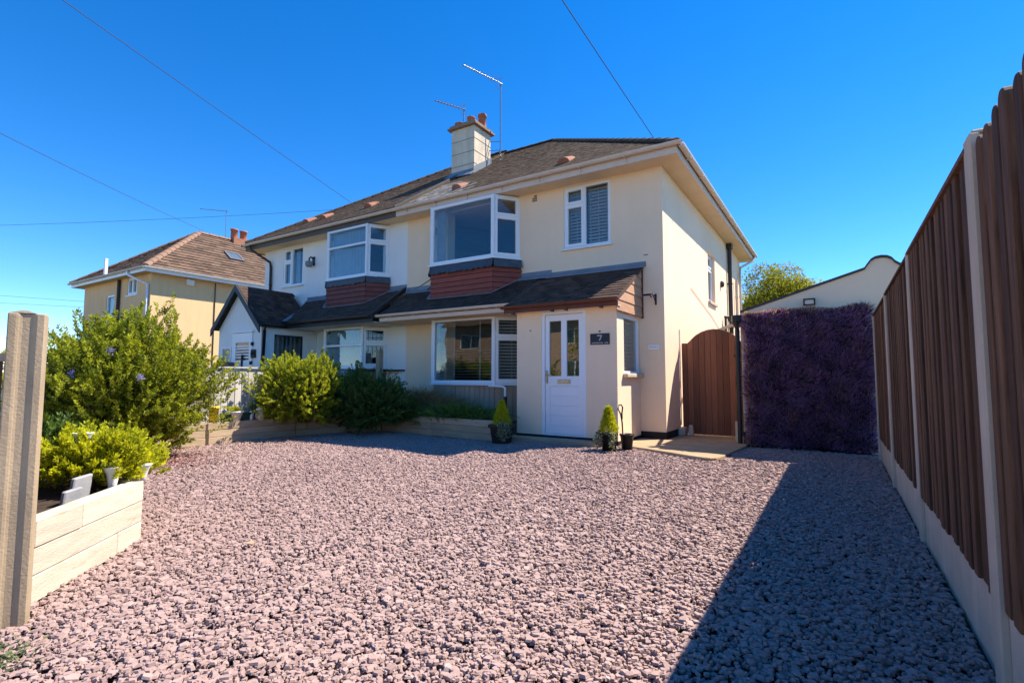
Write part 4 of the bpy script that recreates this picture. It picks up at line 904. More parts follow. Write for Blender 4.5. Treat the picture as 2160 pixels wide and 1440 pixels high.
# ================================================================== OVERHEAD WIRES (all run to the pole across the street)
POLE = Vector((-.1, -19.5, 6.0))
pole = thing('telegraph_pole', 'brown wooden telegraph pole across the street carrying the house wires', 'pole', (-.1, -19.5, -.06))
mb = MB(); mb.tube([(-.1,-19.5,-.06), (-.1,-19.5,6.3)], [.13, .10], 12); mb.build('shaft', M('pole_wood', (.13, .09, .06), .9, .2), pole)
mb = MB(); mb.bar((-.7,-19.5,5.95), (.5,-19.5,5.95), .09, .09); mb.build('crossarm', M('arm_wood', (.13, .09, .06), .9, .2), pole)
def wire(label, p, q, sag, r=.009):
    r *= .75; p, q = Vector(p), Vector(q); pts = []
    for i in range(25):
        t = i/24; c = p.lerp(q, t); c.z -= sag*4*t*(1-t); pts.append(c)
    mb = MB(); mb.tube(pts, r, 4); tag(mb.build('overhead_wire', WIREM), label, 'wire', 'overhead wires')
wire('overhead wire running up from the right roof corner of the cream house', (-.20, .30, 5.36), (.35, -19.5, 5.95), .12)
wire('overhead wire running up to the left from the white house eaves', (-7.2, -.30, 5.12), (-.1, -19.5, 5.95), .10, .008)
wire('overhead wire running up to the left from the yellow house ridge', (-20.75, 2.75, 7.42), (-.6, -19.5, 5.95), .35, .011)
wire('thin level wire crossing the sky behind the white house chimney side', (-42, -2.5, 9.6), (-15, 15.5, 11.6), .25, .014)
wire('upper of two faint wires low in the sky at far left', (-46, -4.6, 6.4), (-27.0, 8.8, 4.9), .05, .010)
wire('lower of two faint wires low in the sky at far left', (-46, -4.6, 5.8), (-27.0, 8.8, 4.75), .05, .010)

# ================================================================== RIGHT FENCE
FX = 2.905; FS = 1.934; FY0 = -6.26
fence = thing('wooden_fence', 'tall brown slatted fence with concrete posts and gravel boards along the right of the drive', 'fence', (FX, -4, 0))
POSTY = [FY0+FS*k for k in range(-1, 4)]
for k, y in enumerate(POSTY):
    mb = MB(); z1 = 1.95-(.015*k)
    x0, x1 = FX-.048, FX+.05; y0, y1 = y-.05, y+.05
    # post with weathered top and slots on both sides
    prof = [(x0,y0), (x0+.03,y0), (x0+.035,y0+.022), (x1-.035,y0+.022), (x1-.03,y0), (x1,y0), (x1,y1), (x1-.03,y1), (x1-.035,y1-.022), (x0+.035,y1-.022), (x0+.03,y1), (x0,y1)]
    mb.prism([(a, b, -.05) for a, b in prof], (0, 0, z1+.05)); mb.prism([(x0+.008, y0+.008, z1), (x1-.008, y0+.008, z1), (x1-.008, y1-.008, z1), (x0+.008, y1-.008, z1)], (0, 0, .012))
    mb.build('concrete_post', CONCB, fence, bevel=.006)
for k in range(len(POSTY)-1):
    ya, yb = POSTY[k]+.034, POSTY[k+1]-.034
    mb = MB(); mb.box(FX-.022, FX+.022, ya, yb, -.05, .285); mb.build('gravel_board', CONCB, fence, bevel=.005)
    top = 1.80 if k == 0 else 1.90-.012*k
    mb = MB()
    for z in (.36, 1.02, 1.50 if k == 0 else 1.68): mb.box(FX-.002, FX+.030, ya, yb, z, z+.06)
    for yy in (ya, yb-.05): mb.box(FX+.0305, FX+.05, yy, yy+.05, .29, top-.06)
    if k > 0: mb.box(FX-.05, FX+.034, ya, yb, top+.002, top+.022)
    pn = mb.build('fence_panel', FENCE, fence)
    n = 17 if k > 0 else 17; pitch = (yb-ya)/n
    for j in range(n):
        y = ya+pitch*(j+.5); w = pitch*(.58 if k > 0 else .60)*R_.uniform(.95, 1.05); mb = MB(); dz = R_.uniform(-.01, .01); xo = FX-.036+R_.uniform(-.005, .005); ln = R_.uniform(-.004, .004)
        zb, zt = .287+max(0, dz), top
        if k == 0:
            zt = 1.905+dz*1.5; pts = [(xo, y-w/2, zb), (xo, y+w/2, zb)]+[(xo, y+w/2*math.cos(t)+ln, zt-w/2+w/2*math.sin(t)) for t in [math.pi*i/8 for i in range(9)]]
            mb.prism(pts, (.030, 0, 0))
        else:
            mb.hexa([(xo, y-w/2, zb), (xo+.030, y-w/2, zb), (xo+.030, y+w/2, zb), (xo, y+w/2, zb), (xo, y-w/2+ln, zt), (xo+.030, y-w/2+ln, zt), (xo+.030, y+w/2+ln, zt), (xo, y+w/2+ln, zt)])
        mb.build('slat', FENCE, pn, bevel=.003)
        if k > 0 and j < n-1:   # backing slat covers the gap
            mb = MB(); yc_ = ya+pitch*(j+1); mb.box(FX+.031, FX+.048, yc_-.054, yc_+.054, .29, top); mb.build('slat', FENCE, pn)
    if k == 0:
        for j in range(n-1):
            yc_ = ya+pitch*(j+1)
            if j in (14,): continue
            mb = MB(); mb.box(FX+.031, FX+.046, yc_-.0535, yc_+.0535, .29, 1.66); mb.build('slat', FENCE, pn)

# ================================================================== GARAGE, HEDGE, FLOODLIGHT
gar = thing('garage', 'cream rendered garage with curved parapet top behind the purple tufted screen', 'garage', (3, 2.6, 0))
GYF = .14
left = [(1.17, 0), (1.17, 2.09), (2.82, 2.60), (2.86, 2.66), (2.90, 2.715), (2.95, 2.745), (3.02, 2.755)]
right = [(3.02, 2.755), (3.09, 2.745), (3.14, 2.715), (3.18, 2.66), (3.23, 2.62), (4.9, 2.09), (4.9, 0)]
prof = left+right[1:]
mb = MB(); mb.prism([(x, GYF, z) for x, z in prof], (0, .22, 0)); mb.build('front_wall', CREAM, gar)
mb = MB(); cp = prof[1:-1]
for (xa, za), (xb, zb) in zip(cp[:-1], cp[1:]): mb.hexa([(xa, GYF-.03, za+.001), (xb, GYF-.03, zb+.001), (xb, GYF+.25, zb+.001), (xa, GYF+.25, za+.001), (xa, GYF-.03, za+.035), (xb, GYF-.03, zb+.035), (xb, GYF+.25, zb+.035), (xa, GYF+.25, za+.035)])
mb.build('coping', M('dark_coping', (.06, .06, .06), .7, .15), gar)
mb = MB(); mb.box(1.17, 1.29, GYF+.222, 5.3, 0, 1.98); mb.box(4.78, 4.9, GYF+.222, 5.3, 0, 1.98); mb.box(1.291, 4.779, 5.18, 5.3, 0, 1.98); mb.build('side_wall', CREAM, gar)
mb = MB(); mb.prism([(1.10, GYF+.251, 1.985), (3.02, GYF+.251, 2.52), (4.97, GYF+.251, 1.985)], (0, 5.1, 0)); mb.build('roof', M('felt_roof', (.08, .08, .08), .9, .2), gar)
mb = MB(); mb.tube([(1.10, GYF+.06, 1.98), (1.12, GYF-.03, 1.8), (1.12, GYF-.03, .02)], .036, 10); mb.lathe((1.12, GYF-.03, 1.95), [(.036, -.1), (.085, .0), (.085, .1), (.05, .1)], 8, False); mb.tube([(1.13, GYF+.0, 1.99), (.9, GYF+1.2, 2.03), (.3, GYF+3., 2.1)], .03, 8); mb.build('downpipe', BLACKP, gar)
mb = MB(); mb.box(1.165, 1.26, GYF-.008, GYF-.001, 0, .22); mb.build('damp_course', BLACK, gar)
fl = thing('floodlight', 'small square black framed floodlight on the garage wall above the purple screen', 'floodlight', (2.12, .08, 2.13))
mb = MB(); frf = frame((2.05, .06, 2.135), (1,0,0), (0,-.25,1), (0,-1,-.25)); mb.panel(frf, 0, .155, 0, .10, [(.018, .137, .018, .082)], -.03, .015); mb.fbox(frf, .018, .137, .018, .082, -.03, -.012); mb.bar((2.12, .08, 2.18), (2.12, .14, 2.16), .04, .03); mb.build('housing', BLACKP, fl)
mb = MB(); mb.fbox(frf, .019, .136, .019, .081, -.011, .0); mb.build('lamp_glass', M('lamp_glass', (.75, .72, .62), .2, .05), fl)

hedge = thing('hedge', 'tall square screen of dark purple tufts standing against the garage wall', 'hedge', (2.07, 0, 0))
HX0, HX1, HY0, HY1, HZ = 1.27, 2.82, -.04, .10, 2.06
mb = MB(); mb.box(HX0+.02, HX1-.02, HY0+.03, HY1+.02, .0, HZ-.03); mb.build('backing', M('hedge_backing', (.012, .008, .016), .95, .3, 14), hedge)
def hedge_tufts():
    rng = np.random.default_rng(9); n = 52000
    k = rng.uniform(0, 1, n); P = np.zeros((n, 3)); N = np.zeros((n, 3))
    a = k < .80; b = (k >= .80) & (k < .88); c = (k >= .88) & (k < .95); e = k >= .95
    P[:, 0] = rng.uniform(HX0, HX1, n); P[:, 1] = rng.uniform(HY0, HY1, n); P[:, 2] = rng.uniform(.02, HZ, n)
    P[a, 1] = HY0+.02; N[a] = (0, -1, 0); P[b, 2] = HZ-.03; N[b] = (0, 0, 1); P[c, 0] = HX0+.01; N[c] = (-1, 0, 0); P[e, 0] = HX1-.01; N[e] = (1, 0, 0)
    ph = 1.0+1.1*np.sin(P[:, 0]*5.1+1.7*np.sin(P[:, 2]*2.9))*np.sin(P[:, 2]*4.3+P[:, 0]*2.2)
    D = norm(N*.62+np.stack([np.cos(ph)*.6, -.1+0*ph, np.sin(ph)*.6], 1)+rng.normal(0, .30, (n, 3))); L = rng.uniform(.05, .15, n)
    L *= 1+.35*np.sin(P[:, 0]*9+2*np.sin(P[:, 2]*5))*np.sin(P[:, 2]*8+P[:, 0]*3)
    L = np.where(HZ-P[:, 2] < .05, L*.6, L)
    v, f = leaf_cards(P, D, L, rng.uniform(.007, .013, n), rng)
    tan = rng.uniform(0, 1, n) < .05+.8*np.exp(-np.maximum(HZ-P[:, 2]-.012, 0)/.02)+.25*np.exp(-np.maximum(P[:, 0]-HX0, 0)/.03)+.06*(np.sin(P[:, 0]*7+P[:, 2]*3.1)*np.sin(P[:, 2]*6.3-P[:, 0]*4) > .55)
    F = f.reshape(n, 2, 3); t = np.clip(.40+.20*np.sin(P[:, 0]*13+P[:, 2]*9+1.5*np.sin(P[:, 2]*7))*np.sin(P[:, 2]*11-P[:, 0]*5)+rng.normal(0, .34, n), 0, 1)
    np_mesh('foliage', v, F[~tan].reshape(-1, 3), L_PUR, hedge, tint=np.repeat(t[~tan], 2), org=(2.07, 0, 0), kind='stuff')
    np_mesh('tan_tuft', v, F[tan].reshape(-1, 3), L_TAN, hedge, tint=np.repeat(t[tan], 2), org=(2.07, 0, 0), kind='stuff')
hedge_tufts()

# ================================================================== SIDE GATE
gate = thing('garden_gate', 'arched red-brown boarded gate between the cream house and the garage', 'gate', (.53, .97, .05))
mb = MB()
for z in (.30, 1.0, 1.55): mb.box(.05, 1.05, .985, 1.02, z, z+.09)
mb.bar((.1, 1.003, .42), (1.0, 1.003, 1.0), .03, .08); mb.build('ledge', GATEM, gate)
xs = [.035+i*.1015 for i in range(11)]
arch = lambda x: 1.69 if x < .165 else 1.70+math.sqrt(max(0, .53**2-(x-.60)**2))-.53+.23
for i in range(10):
    a, b = xs[i]+.001, xs[i+1]-.001; mb = MB(); m = (a+b)/2; y0 = .955+R_.uniform(-.002, .002)
    mb.prism([(a, y0, .05), (b, y0, .05), (b, y0, arch(b)), (m, y0, arch(m)), (a, y0, arch(a))], (0, .026, 0)); mb.build('board', GATEM, gate, bevel=.007)
mb = MB(); mb.box(.93, .99, .935, .953, 1.42, 1.46); mb.box(.99, 1.06, .94, .95, 1.43, 1.45); mb.build('latch', IRON, gate)
mb = MB(); mb.box(1.06, 1.135, .93, 1.03, .0, 1.85); mb.build('gate_post', GATEM, gate, bevel=.004)
mb = MB(); mb.box(1.02, 1.065, .30, .345, .036, .36); tag(mb.build('short_post', CONCB, bevel=.005), 'short pale post stub at the foot of the gate by the purple screen', 'post')
mb = MB(); mb.hexa([(.16,.78,.036), (.25,.78,.036), (.25,.86,.036), (.16,.86,.036), (.17,.80,.22), (.235,.80,.22), (.235,.85,.22), (.17,.85,.22)]); tag(mb.build('stone_block', CONCB, bevel=.01), 'small pale stone block standing in front of the gate foot', 'stone')
mb = MB(); mb.box(.005, .12, .70, .95, .036, .17); tag(mb.build('drain_box', CONCB, bevel=.012), 'pale drain box at the base of the side wall left of the gate', 'drain')

# ================================================================== SIGNS AND WALL FITTINGS
sg = thing('house_sign', 'dark slate house sign with the number 7 beside the white front door', 'sign', (-.71, PYF-.01, 1.575))
mb = MB(); mb.box(-.875, -.55, PYF-.016, PYF-.001, 1.58, 1.755); mb.build('plate', SLATE, sg, bevel=.003)
mb = MB(); ys = PYF-.0165; q = -.715
for pts in ([(-.04, .045), (.04, .045), (.04, .028), (-.04, .028)], [(.040, .028), (.022, .028), (-.012, -.045), (.008, -.045)]):
    mb.prism([(q+x, ys, 1.685+z) for x, z in pts][::-1], (0, -.002, 0))
mb.build('number', SILVER, sg)
mb = MB(); xx = -.845; rg = random.Random(3)
for k, wd in enumerate([.02]*9+[0]+[.018]*3):
    if wd: mb.box(xx, xx+wd*.75, ys-.0015, ys, 1.598, 1.598+rg.uniform(.014, .020))
    xx += .0215
mb.build('lettering', SILVER, sg)
mb = MB(); mb.lathe((-.715, PYF-.012, 1.79), [(.0, .012), (.012, .006), (.014, -.006), (0, -.012)], 8); mb.box(-.73, -.70, PYF-.012, PYF-.001, 1.782, 1.798); tag(mb.build('doorbell', IRON), 'tiny dark fixing on the porch wall just above the house sign', 'fixing')
mb = MB(); mb.box(-.28, -.09, -.016, -.001, 1.535, 1.625); wp = thing('wall_plaque', 'small white plaque on the cream wall right of the porch window', 'plaque', (-.185, 0, 1.535)); mb.build('plate', WHITEP, wp, bevel=.006)
mb = MB()
for k in range(5): mb.box(-.255+k*.03, -.237+k*.03, -.0175, -.0165, 1.572, 1.590)
mb.build('lettering', M('faded_blue', (.45, .48, .56), .6, .05), wp)
hb = MB(); hb.tube([(-.14, -.002, 2.45), (-.14, -.25, 2.45)], .012, 6); hb.tube([(-.14, -.003, 2.33), (-.14, -.14, 2.44)], .008, 6); hb.box(-.155, -.125, -.012, -.001, 2.30, 2.49); hb.tube([(-.14, -.25, 2.45), (-.14, -.27, 2.43), (-.14, -.27, 2.39)], .012, 6); hb.bar((-.29, -.2, 2.455), (-.13, -.2, 2.455), .03, .03)
tag(hb.build('basket_bracket', IRON), 'rusty iron hanging basket bracket high on the cream wall right of the porch', 'bracket')
mb = MB(); mb.tube([(-1.98, PYF-.003, 1.86), (-1.98, PYF-.02, 1.86)], .012, 8); tag(mb.build('wall_hook', METAL), 'tiny grey hook on the porch wall left of the front door', 'hook')
lt_ = thing('wall_lantern', 'dark curved wall lamp on the white house between upper window and bay', 'lamp', (-9.38, -.1, 4.0))
mb = MB(); mb.tube([(-9.38, -.002, 4.24), (-9.38, -.10, 4.27), (-9.38, -.15, 4.22), (-9.38, -.15, 4.15)], .022, 8); mb.box(-9.43, -9.33, -.02, -.001, 4.05, 4.29); mb.build('arm', BLACKP, lt_)
mb = MB(); mb.lathe((-9.40, -.14, 3.99), [(.0, .0), (.07, .01), (.10, .07), (.085, .15), (.03, .17)], 12); mb.build('shade', M('lamp_grey', (.22, .24, .26), .4, .1), lt_)
al = thing('alarm_box', 'white alarm box under the eaves of the yellow house side wall', 'alarm', (-17.86, .9, 4.42)); mb = MB(); mb.hexa([(-17.9,.78,4.45), (-17.78,.80,4.45), (-17.78,1.02,4.45), (-17.9,1.04,4.45), (-17.9,.76,4.68), (-17.76,.78,4.68), (-17.76,1.04,4.68), (-17.9,1.06,4.68)]); mb.build('cover', WHITEP, al, bevel=.02)
mb = MB(); mb.tube([(-17.88, 3.2, 4.7), (-17.88, 3.2, 3.2)], .02, 6); mb.tube([(-17.88, 1.85, 4.69), (-17.88, 1.85, .5)], .018, 6); mb.build('cable', BROWNP, yel)
for (x, z, r, lab) in ((GX+.60, 1.86, .035, 'small dark doorbell lantern high beside the white house door'), (GX+.66, 1.62, .085, 'round dark ornament on the white house porch wall right of the door'), (GX+.57, 1.40, .035, 'small dark plaque low on the white house porch wall')):
    mb = MB(); mb.obox((x, GY-.025, z), (r, 0, 0), (0, .022, 0), (0, 0, r*1.2)); mb.lathe((x, GY-.05, z), [(0, .02+r*.4), (r*.5, r*.3), (r*.6, 0), (r*.5, -r*.3), (0, -r*.4)], 8)
    tag(mb.build('wall_ornament', IRON, bevel=.01), lab, 'ornament')
mb = MB(); mb.tube([(GX+.22, GY-.04, .6), (GX+.22, GY-.04, 1.60)], .03, 8); mb.build('door_handle', DARKB, white)
mb = MB(); mb.box(-10.62, -10.2, GY-.34, GY-.05, .0, 1.42); tag(mb.build('meter_cupboard', M('meter_box', (.16, .13, .12), .7, .1), bevel=.01), 'dark brown cupboard against the white house porch left of its door', 'cupboard')

# ================================================================== BACK PLANTER ALONG THE HOUSE AND BOUNDARY
planter = thing('raised_planter', 'long timber sleeper planter running along the house front and left boundary', 'planter', (-4.2, -2, 0))
path = [(-5.88, -6.55), (-5.88, -4.40), (-5.88, -2.85), (-5.20, -1.42), (-3.85, -1.50), (-2.42, -1.60)]
for s in range(5):
    p, q = V(*path[s], 0), V(*path[s+1], 0); d = (q-p); L = d.length; d.normalize(); n = Vector((-d.y, d.x, 0))
    for k in range(3):
        mb = MB(); off = R_.uniform(-.004, .004); c = (p+q)/2+n*(.045+off)+V(0, 0, .057+.114*k); mb.obox(c, d*(L/2-.003), n*.045, V(0, 0, .0555)); mb.build('sleeper', SLEEPD, planter, bevel=.006)
mb = MB(); mb.box(-5.892, -5.879, -4.425, -4.375, 0, .33); mb.build('joint_strip', M('dark_joint', (.09, .06, .04), .9, .1), planter)
mb = MB(); mb.poly([(-6.2, -6.5, .28), (-5.93, -6.5, .28), (-5.93, -2.85, .28), (-5.25, -1.36, .28), (-2.44, -1.53, .28), (-2.3, -.02, .28), (-6.2, -.02, .28)]); mb.build('soil', SOIL, planter)
mb = MB(); mb.box(-2.5, -2.44, -1.55, -.02, 0, .33); mb.build('sleeper', SLEEPD, planter)
stp = thing('porch_step', 'low timber step along the base of the porch below the front door', 'step', (-1.5, -1.25, 0))
for x0, x1 in ((-2.30, -1.30), (-1.295, -.66)):
    mb = MB(); mb.box(x0, x1, -1.36, -1.108, -.02, .075); mb.build('sleeper', SLEEPD, stp, bevel=.006)

# near left planter
P0, P1 = V(-.79, -7.79, 0), V(-1.43, -7.08, 0)
npl = thing('raised_planter', 'pale timber sleeper planter in the left foreground holding golden foliage', 'planter', (-2, -7.4, 0))
dN = (P1-P0).normalized(); nN = Vector((-dN.y, dN.x, 0)); L = (P1-P0).length
d, n = dN, nN
for k in range(3):
    hs_ = .130; z0 = k*.1305-.005
    cuts = [(0, L)] if k == 1 else [(0, L*.36), (L*.364, L)] if k == 2 else [(0, L*.72), (L*.724, L)]
    for a, b in cuts:
        mb = MB(); mb.obox(P0+d*(a+b)/2+n*(.045+R_.uniform(-.004, .003))+V(0,0,z0+hs_/2), d*((b-a)/2-.001), n*.045, V(0,0,hs_/2-.001)); mb.build('sleeper', SLEEP, npl, bevel=.005)
back = [P1, V(-4.5, -6.75, 0)]; d2 = (back[1]-P1).normalized(); n2 = Vector((-d2.y, d2.x, 0))
for k in range(3):
    mb = MB(); mb.obox((P1+back[1])/2+n2*.045+d2*.05+V(0,0,k*.1305+.06), d2*1.5, n2*.045, V(0,0,.064)); mb.build('sleeper', SLEEP, npl, bevel=.005)
mb = MB(); mb.poly([P0+n*.09+V(0,0,.31), P1+n*.09+d2*.06+V(0,0,.31), back[1]+V(0,0,.31), V(-4.5,-7.9,.31), V(-.85,-7.9,.31)]); mb.build('soil', SOIL, npl)

# ---- left gatepost (slotted concrete) and the brown fence behind it
lp = thing('concrete_post', 'weathered slotted concrete fence post at the left edge of the drive entrance', 'post', (-.63, -7.9, 0))
LPA = math.radians(-22)
def lpt(a, b): return (-.565+a*math.cos(LPA)-b*math.sin(LPA), -7.925+a*math.sin(LPA)+b*math.cos(LPA))
# slot faces +a; a: depth axis, b: width axis
prof = [(0, -.062), (0, -.030), (-.009, -.019), (-.009, .019), (0, .030), (0, .062), (-.095, .062), (-.095, .03), (-.07, .024), (-.07, -.024), (-.095, -.03), (-.095, -.062)]
mb = MB(); pts = [lpt(a, b) for a, b in prof]
mb.prism([(x, y, -.05) for x, y in pts], (0, 0, 1.39)); mb.build('shaft', CONC, lp, bevel=.005)
mb = MB(); pk = [lpt(a, b) for a, b in ((-.004, -.058), (-.004, .03), (-.09, .03), (-.09, -.058))]; tp = [lpt(a, b) for a, b in ((-.02, -.02), (-.02, .0), (-.075, .0), (-.075, -.02))]
mb.hexa([(x, y, 1.34) for x, y in pk]+[(x, y, 1.353) for x, y in tp]); mb.build('mortar_cap', MORTAR, lp)
lf = thing('fence_panel', 'dark brown fence panel with pale capping left of the slotted concrete post', 'fence', (-1.6, -7.97, 0))
mb = MB(); mb.box(-2.6, -.68, -8.01, -7.93, 1.13, 1.165); mb.build('capping', CONCB, lf)
for k in range(16):
    mb = MB(); x = -2.58+k*.119; mb.box(x, x+.115, -7.985, -7.965, .02, 1.128); mb.build('slat', FENCE, lf)

# ---- pale picket fence on the boundary
pf = thing('boarded_fence', 'pale vertical board fence with flat capping on the left boundary', 'fence', (-6.3, -3.6, 0))
y = -6.9; k = 0
while y < -1.25:
    w = .105; mb = MB(); x = -6.28+R_.uniform(-.006, .006); mb.box(x-.01, x+.01, y, y+w, 0, 1.20+R_.uniform(-.006, .006)); mb.build('board', PICK, pf, bevel=.002); y += w+.011; k += 1
mb = MB(); mb.box(-6.32, -6.24, -6.95, -1.2, 1.21, 1.235); mb.build('capping', PICK, pf)
mb = MB(); mb.box(-6.325, -6.293, -6.95, -1.2, .3, .38); mb.box(-6.325, -6.293, -6.95, -1.2, .9, .98); mb.build('rail', PICK, pf)
mb = MB(); mb.box(-6.12, -6.0, -.76, -.64, 0, 1.66); tag(mb.build('concrete_post', CONC, bevel=.01), 'grey concrete post between the shrub and the cream house wall', 'post')

# ================================================================== PLANTS
shrub('shrub', 'large feathery green shrub with a few violet flowers on the left of the drive', 'shrub', (-5.15, -5.75, .0), (-5.20, -5.78, .96), (1.08, 1.08, .94), 3000, .24, (.042, .021), 36, L_BIG, 101, up=.30, inner=.42, zmin=-.85, n_limb=16, ang=1.05, lump=.30, stem_r=.02)
big = bpy.data.objects['shrub']
rng = np.random.default_rng(77)
for (x, y, z) in ((-4.5, -6.55, 1.10), (-4.25, -6.3, 1.35), (-4.0, -6.1, 1.05)):
    P = np.array([[x, y, z]])+rng.normal(0, .018, (45, 3)); v, f = leaf_cards(P, rng.normal(size=(45, 3)), np.full(45, .022), np.full(45, .014), rng)
    np_mesh('flower', v, f, L_FLOW, big, tint=np.repeat(rng.uniform(0, 1, 45), 2), org=(x, y, z))
shrub('shrub', 'bright yellow-green sunlit shrub in the middle of the planter', 'shrub', (-5.75, -2.75, .28), (-5.72, -2.85, .86), (.80, .84, .68), 2100, .17, (.034, .020), 32, L_YG, 102, up=.15, inner=.5, zmin=-.95, n_limb=10, ang=1.05, lump=.22)
shrub('shrub', 'dark green shrub in shade right of the yellow-green shrub', 'shrub', (-5.1, -1.75, .28), (-5.15, -1.98, .66), (.98, .62, .62), 1700, .22, (.038, .016), 36, L_DK, 103, up=.15, ang=.95, inner=.45, zmin=-.95, n_limb=10, lump=.22)
shrub('shrub', 'low dark green shrub spreading beside the dry grasses', 'shrub', (-4.55, -1.55, .28), (-4.55, -1.62, .42), (.52, .36, .34), 520, .2, (.036, .013), 34, L_DK, 109, up=.15, inner=.4, zmin=-.6, n_limb=8, lump=.22)
shrub('shrub', 'golden yellow foliage plant in the near left planter', 'plant', (-1.85, -7.22, .31), (-1.86, -7.20, .50), (.47, .34, .24), 1000, .11, (.028, .020), 22, L_GOLD, 104, up=.45, inner=.5, zmin=-.35, n_limb=8, lump=.2, stem_r=.006)
shrub('shrub', 'green leafy plant behind the golden foliage by the slotted post', 'plant', (-2.35, -7.45, .31), (-2.35, -7.40, .52), (.42, .30, .26), 260, .16, (.05, .028), 18, MLeaf('mid_green', (.025, .06, .01), (.16, .24, .05)), 105, up=.5, inner=.4, zmin=-.2, n_limb=6, stem_r=.006)
shrub('shrub', 'low green juniper spilling over the planter under the front window', 'juniper', (-3.3, -1.30, .28), (-3.4, -1.34, .42), (1.05, .36, .22), 900, .24, (.026, .010), 40, L_JUN, 106, up=.12, inner=.35, zmin=-.35, n_limb=10, ang=.6, stem_r=.007)
shrub('shrub', 'dark low shrub at the planter corner below the picket fence', 'shrub', (-6.0, -3.3, .28), (-5.98, -3.42, .58), (.18, .26, .26), 130, .2, (.03, .010), 34, L_DK, 107, up=.3, inner=.4, zmin=-.4, n_limb=6, stem_r=.006)
for i, (x, y, n, L, lab) in enumerate(((-4.50, -1.22, 1900, .85, 'taller clump of dry brown grass beside the dark green shrub'), (-3.90, -1.18, 1500, .62, 'shorter dry grass clump under the left part of the front window'))):
    gt = thing('grass_clump', lab, 'grass', (x, y, .28), 'dry grasses in the planter')
    blades('foliage', L_DRY, gt, (x, y+.2, .28), (.13, .08), n, L, .007, 60+i, .42, .5)
for x, y, h in ((-4.5, -1.2, 1.05), (-3.25, -1.45, .75)):
    pass

def lathe_pot(name, label, cat, c, r0, r1, h, mat, square=False, n=18):
    t = thing(name, label, cat, c); mb = MB()
    if square:
        for (za, ra, zb, rb) in ((0, r0, h, r1),):
            mb.hexa([(c[0]-ra, c[1]-ra, c[2]), (c[0]+ra, c[1]-ra, c[2]), (c[0]+ra, c[1]+ra, c[2]), (c[0]-ra, c[1]+ra, c[2]), (c[0]-rb, c[1]-rb, c[2]+h), (c[0]+rb, c[1]-rb, c[2]+h), (c[0]+rb, c[1]+rb, c[2]+h), (c[0]-rb, c[1]+rb, c[2]+h)])
        b = mb.build('body', mat, t, bevel=.012)
        mb = MB(); mb.panel(frame((c[0]-r1-.015, c[1]-r1-.015, c[2]+h-.02), (1,0,0), (0,1,0), (0,0,1)), 0, 2*r1+.03, 0, 2*r1+.03, [(.03, 2*r1, .03, 2*r1)], -.03, .025); mb.build('rim', mat, t, bevel=.006)
    else:
        mb.lathe(c, [(0, 0), (r0, 0), (r1*.97, h*.88), (r1*1.07, h*.88), (r1*1.08, h), (r1*.95, h), (r1*.92, h*.9), (0, h*.9)], n); mb.build('body', mat, t)
    mb = MB(); mb.lathe((c[0], c[1], c[2]+h*.93), [(r1*.93, 0), (0, .01)], 12); mb.build('soil', SOIL, t)
    return t
def cone_tree(label, c, r, h, seed):
    rng = np.random.default_rng(seed); t = thing('potted_conifer', label, 'conifer', c)
    n = 4200; u = rng.uniform(0, 1, n)**.8; a = rng.uniform(0, 6.28, n); rr = r*(1-u)**.8*rng.uniform(.7, 1.06, n)*(1+.16*np.sin(a*5+u*11)*np.sin(u*23+a*2))+.008
    P = np.stack([c[0]+rr*np.cos(a), c[1]+rr*np.sin(a), c[2]+u*h*.93], 1); D = np.stack([np.cos(a)*.45, np.sin(a)*.45, np.ones(n)*.9], 1)+rng.normal(0, .40, (n, 3))
    v, f = leaf_cards(P, D, rng.uniform(.02, .062, n), rng.uniform(.006, .011, n), rng)
    np_mesh('foliage', v, f, L_LIME, t, tint=np.repeat(np.clip(rng.uniform(0, 1, n), 0, 1), 2), org=c)
    mb = MB(); mb.tube([c, (c[0], c[1], c[2]+h*.8)], [.012, .004], 6); mb.build('stem', STEM, t)
def ivy(label, c, r, dirs, n_sh, ln, seed):
    rng = np.random.default_rng(seed); t = thing('trailing_plant', label, 'plant', c); Ps = []; Ds = []; mb = MB()
    for i in range(n_sh):
        a = dirs[0]+rng.uniform(-dirs[1], dirs[1]); h = np.array([math.cos(a), math.sin(a), 0]); L = ln*rng.uniform(.5, 1.1); pts = []
        for k in range(9):
            s = k/8; p = np.array(c)+h*(r*(.5+.7*s**.5)+.05*s)+np.array([0, 0, .05*math.sin(s*2.2)-L*s**1.7]); pts.append(p)
            for _ in range(5): Ps.append(p+rng.normal(0, .018, 3)); Ds.append(h*.6+rng.normal(0, .5, 3)+np.array([0, 0, -.1]))
        mb.tube(pts, .003, 4, False)
    Ps = np.array(Ps); Ps[:, 2] = np.maximum(Ps[:, 2], .03); m = len(Ps); v, f = leaf_cards(Ps, np.array(Ds), rng.uniform(.025, .042, m), rng.uniform(.016, .026, m), rng)
    np_mesh('foliage', v, f, L_IVY, t, tint=np.repeat(rng.uniform(0, 1, m), 2), org=c); mb.build('stem', STEM, t)
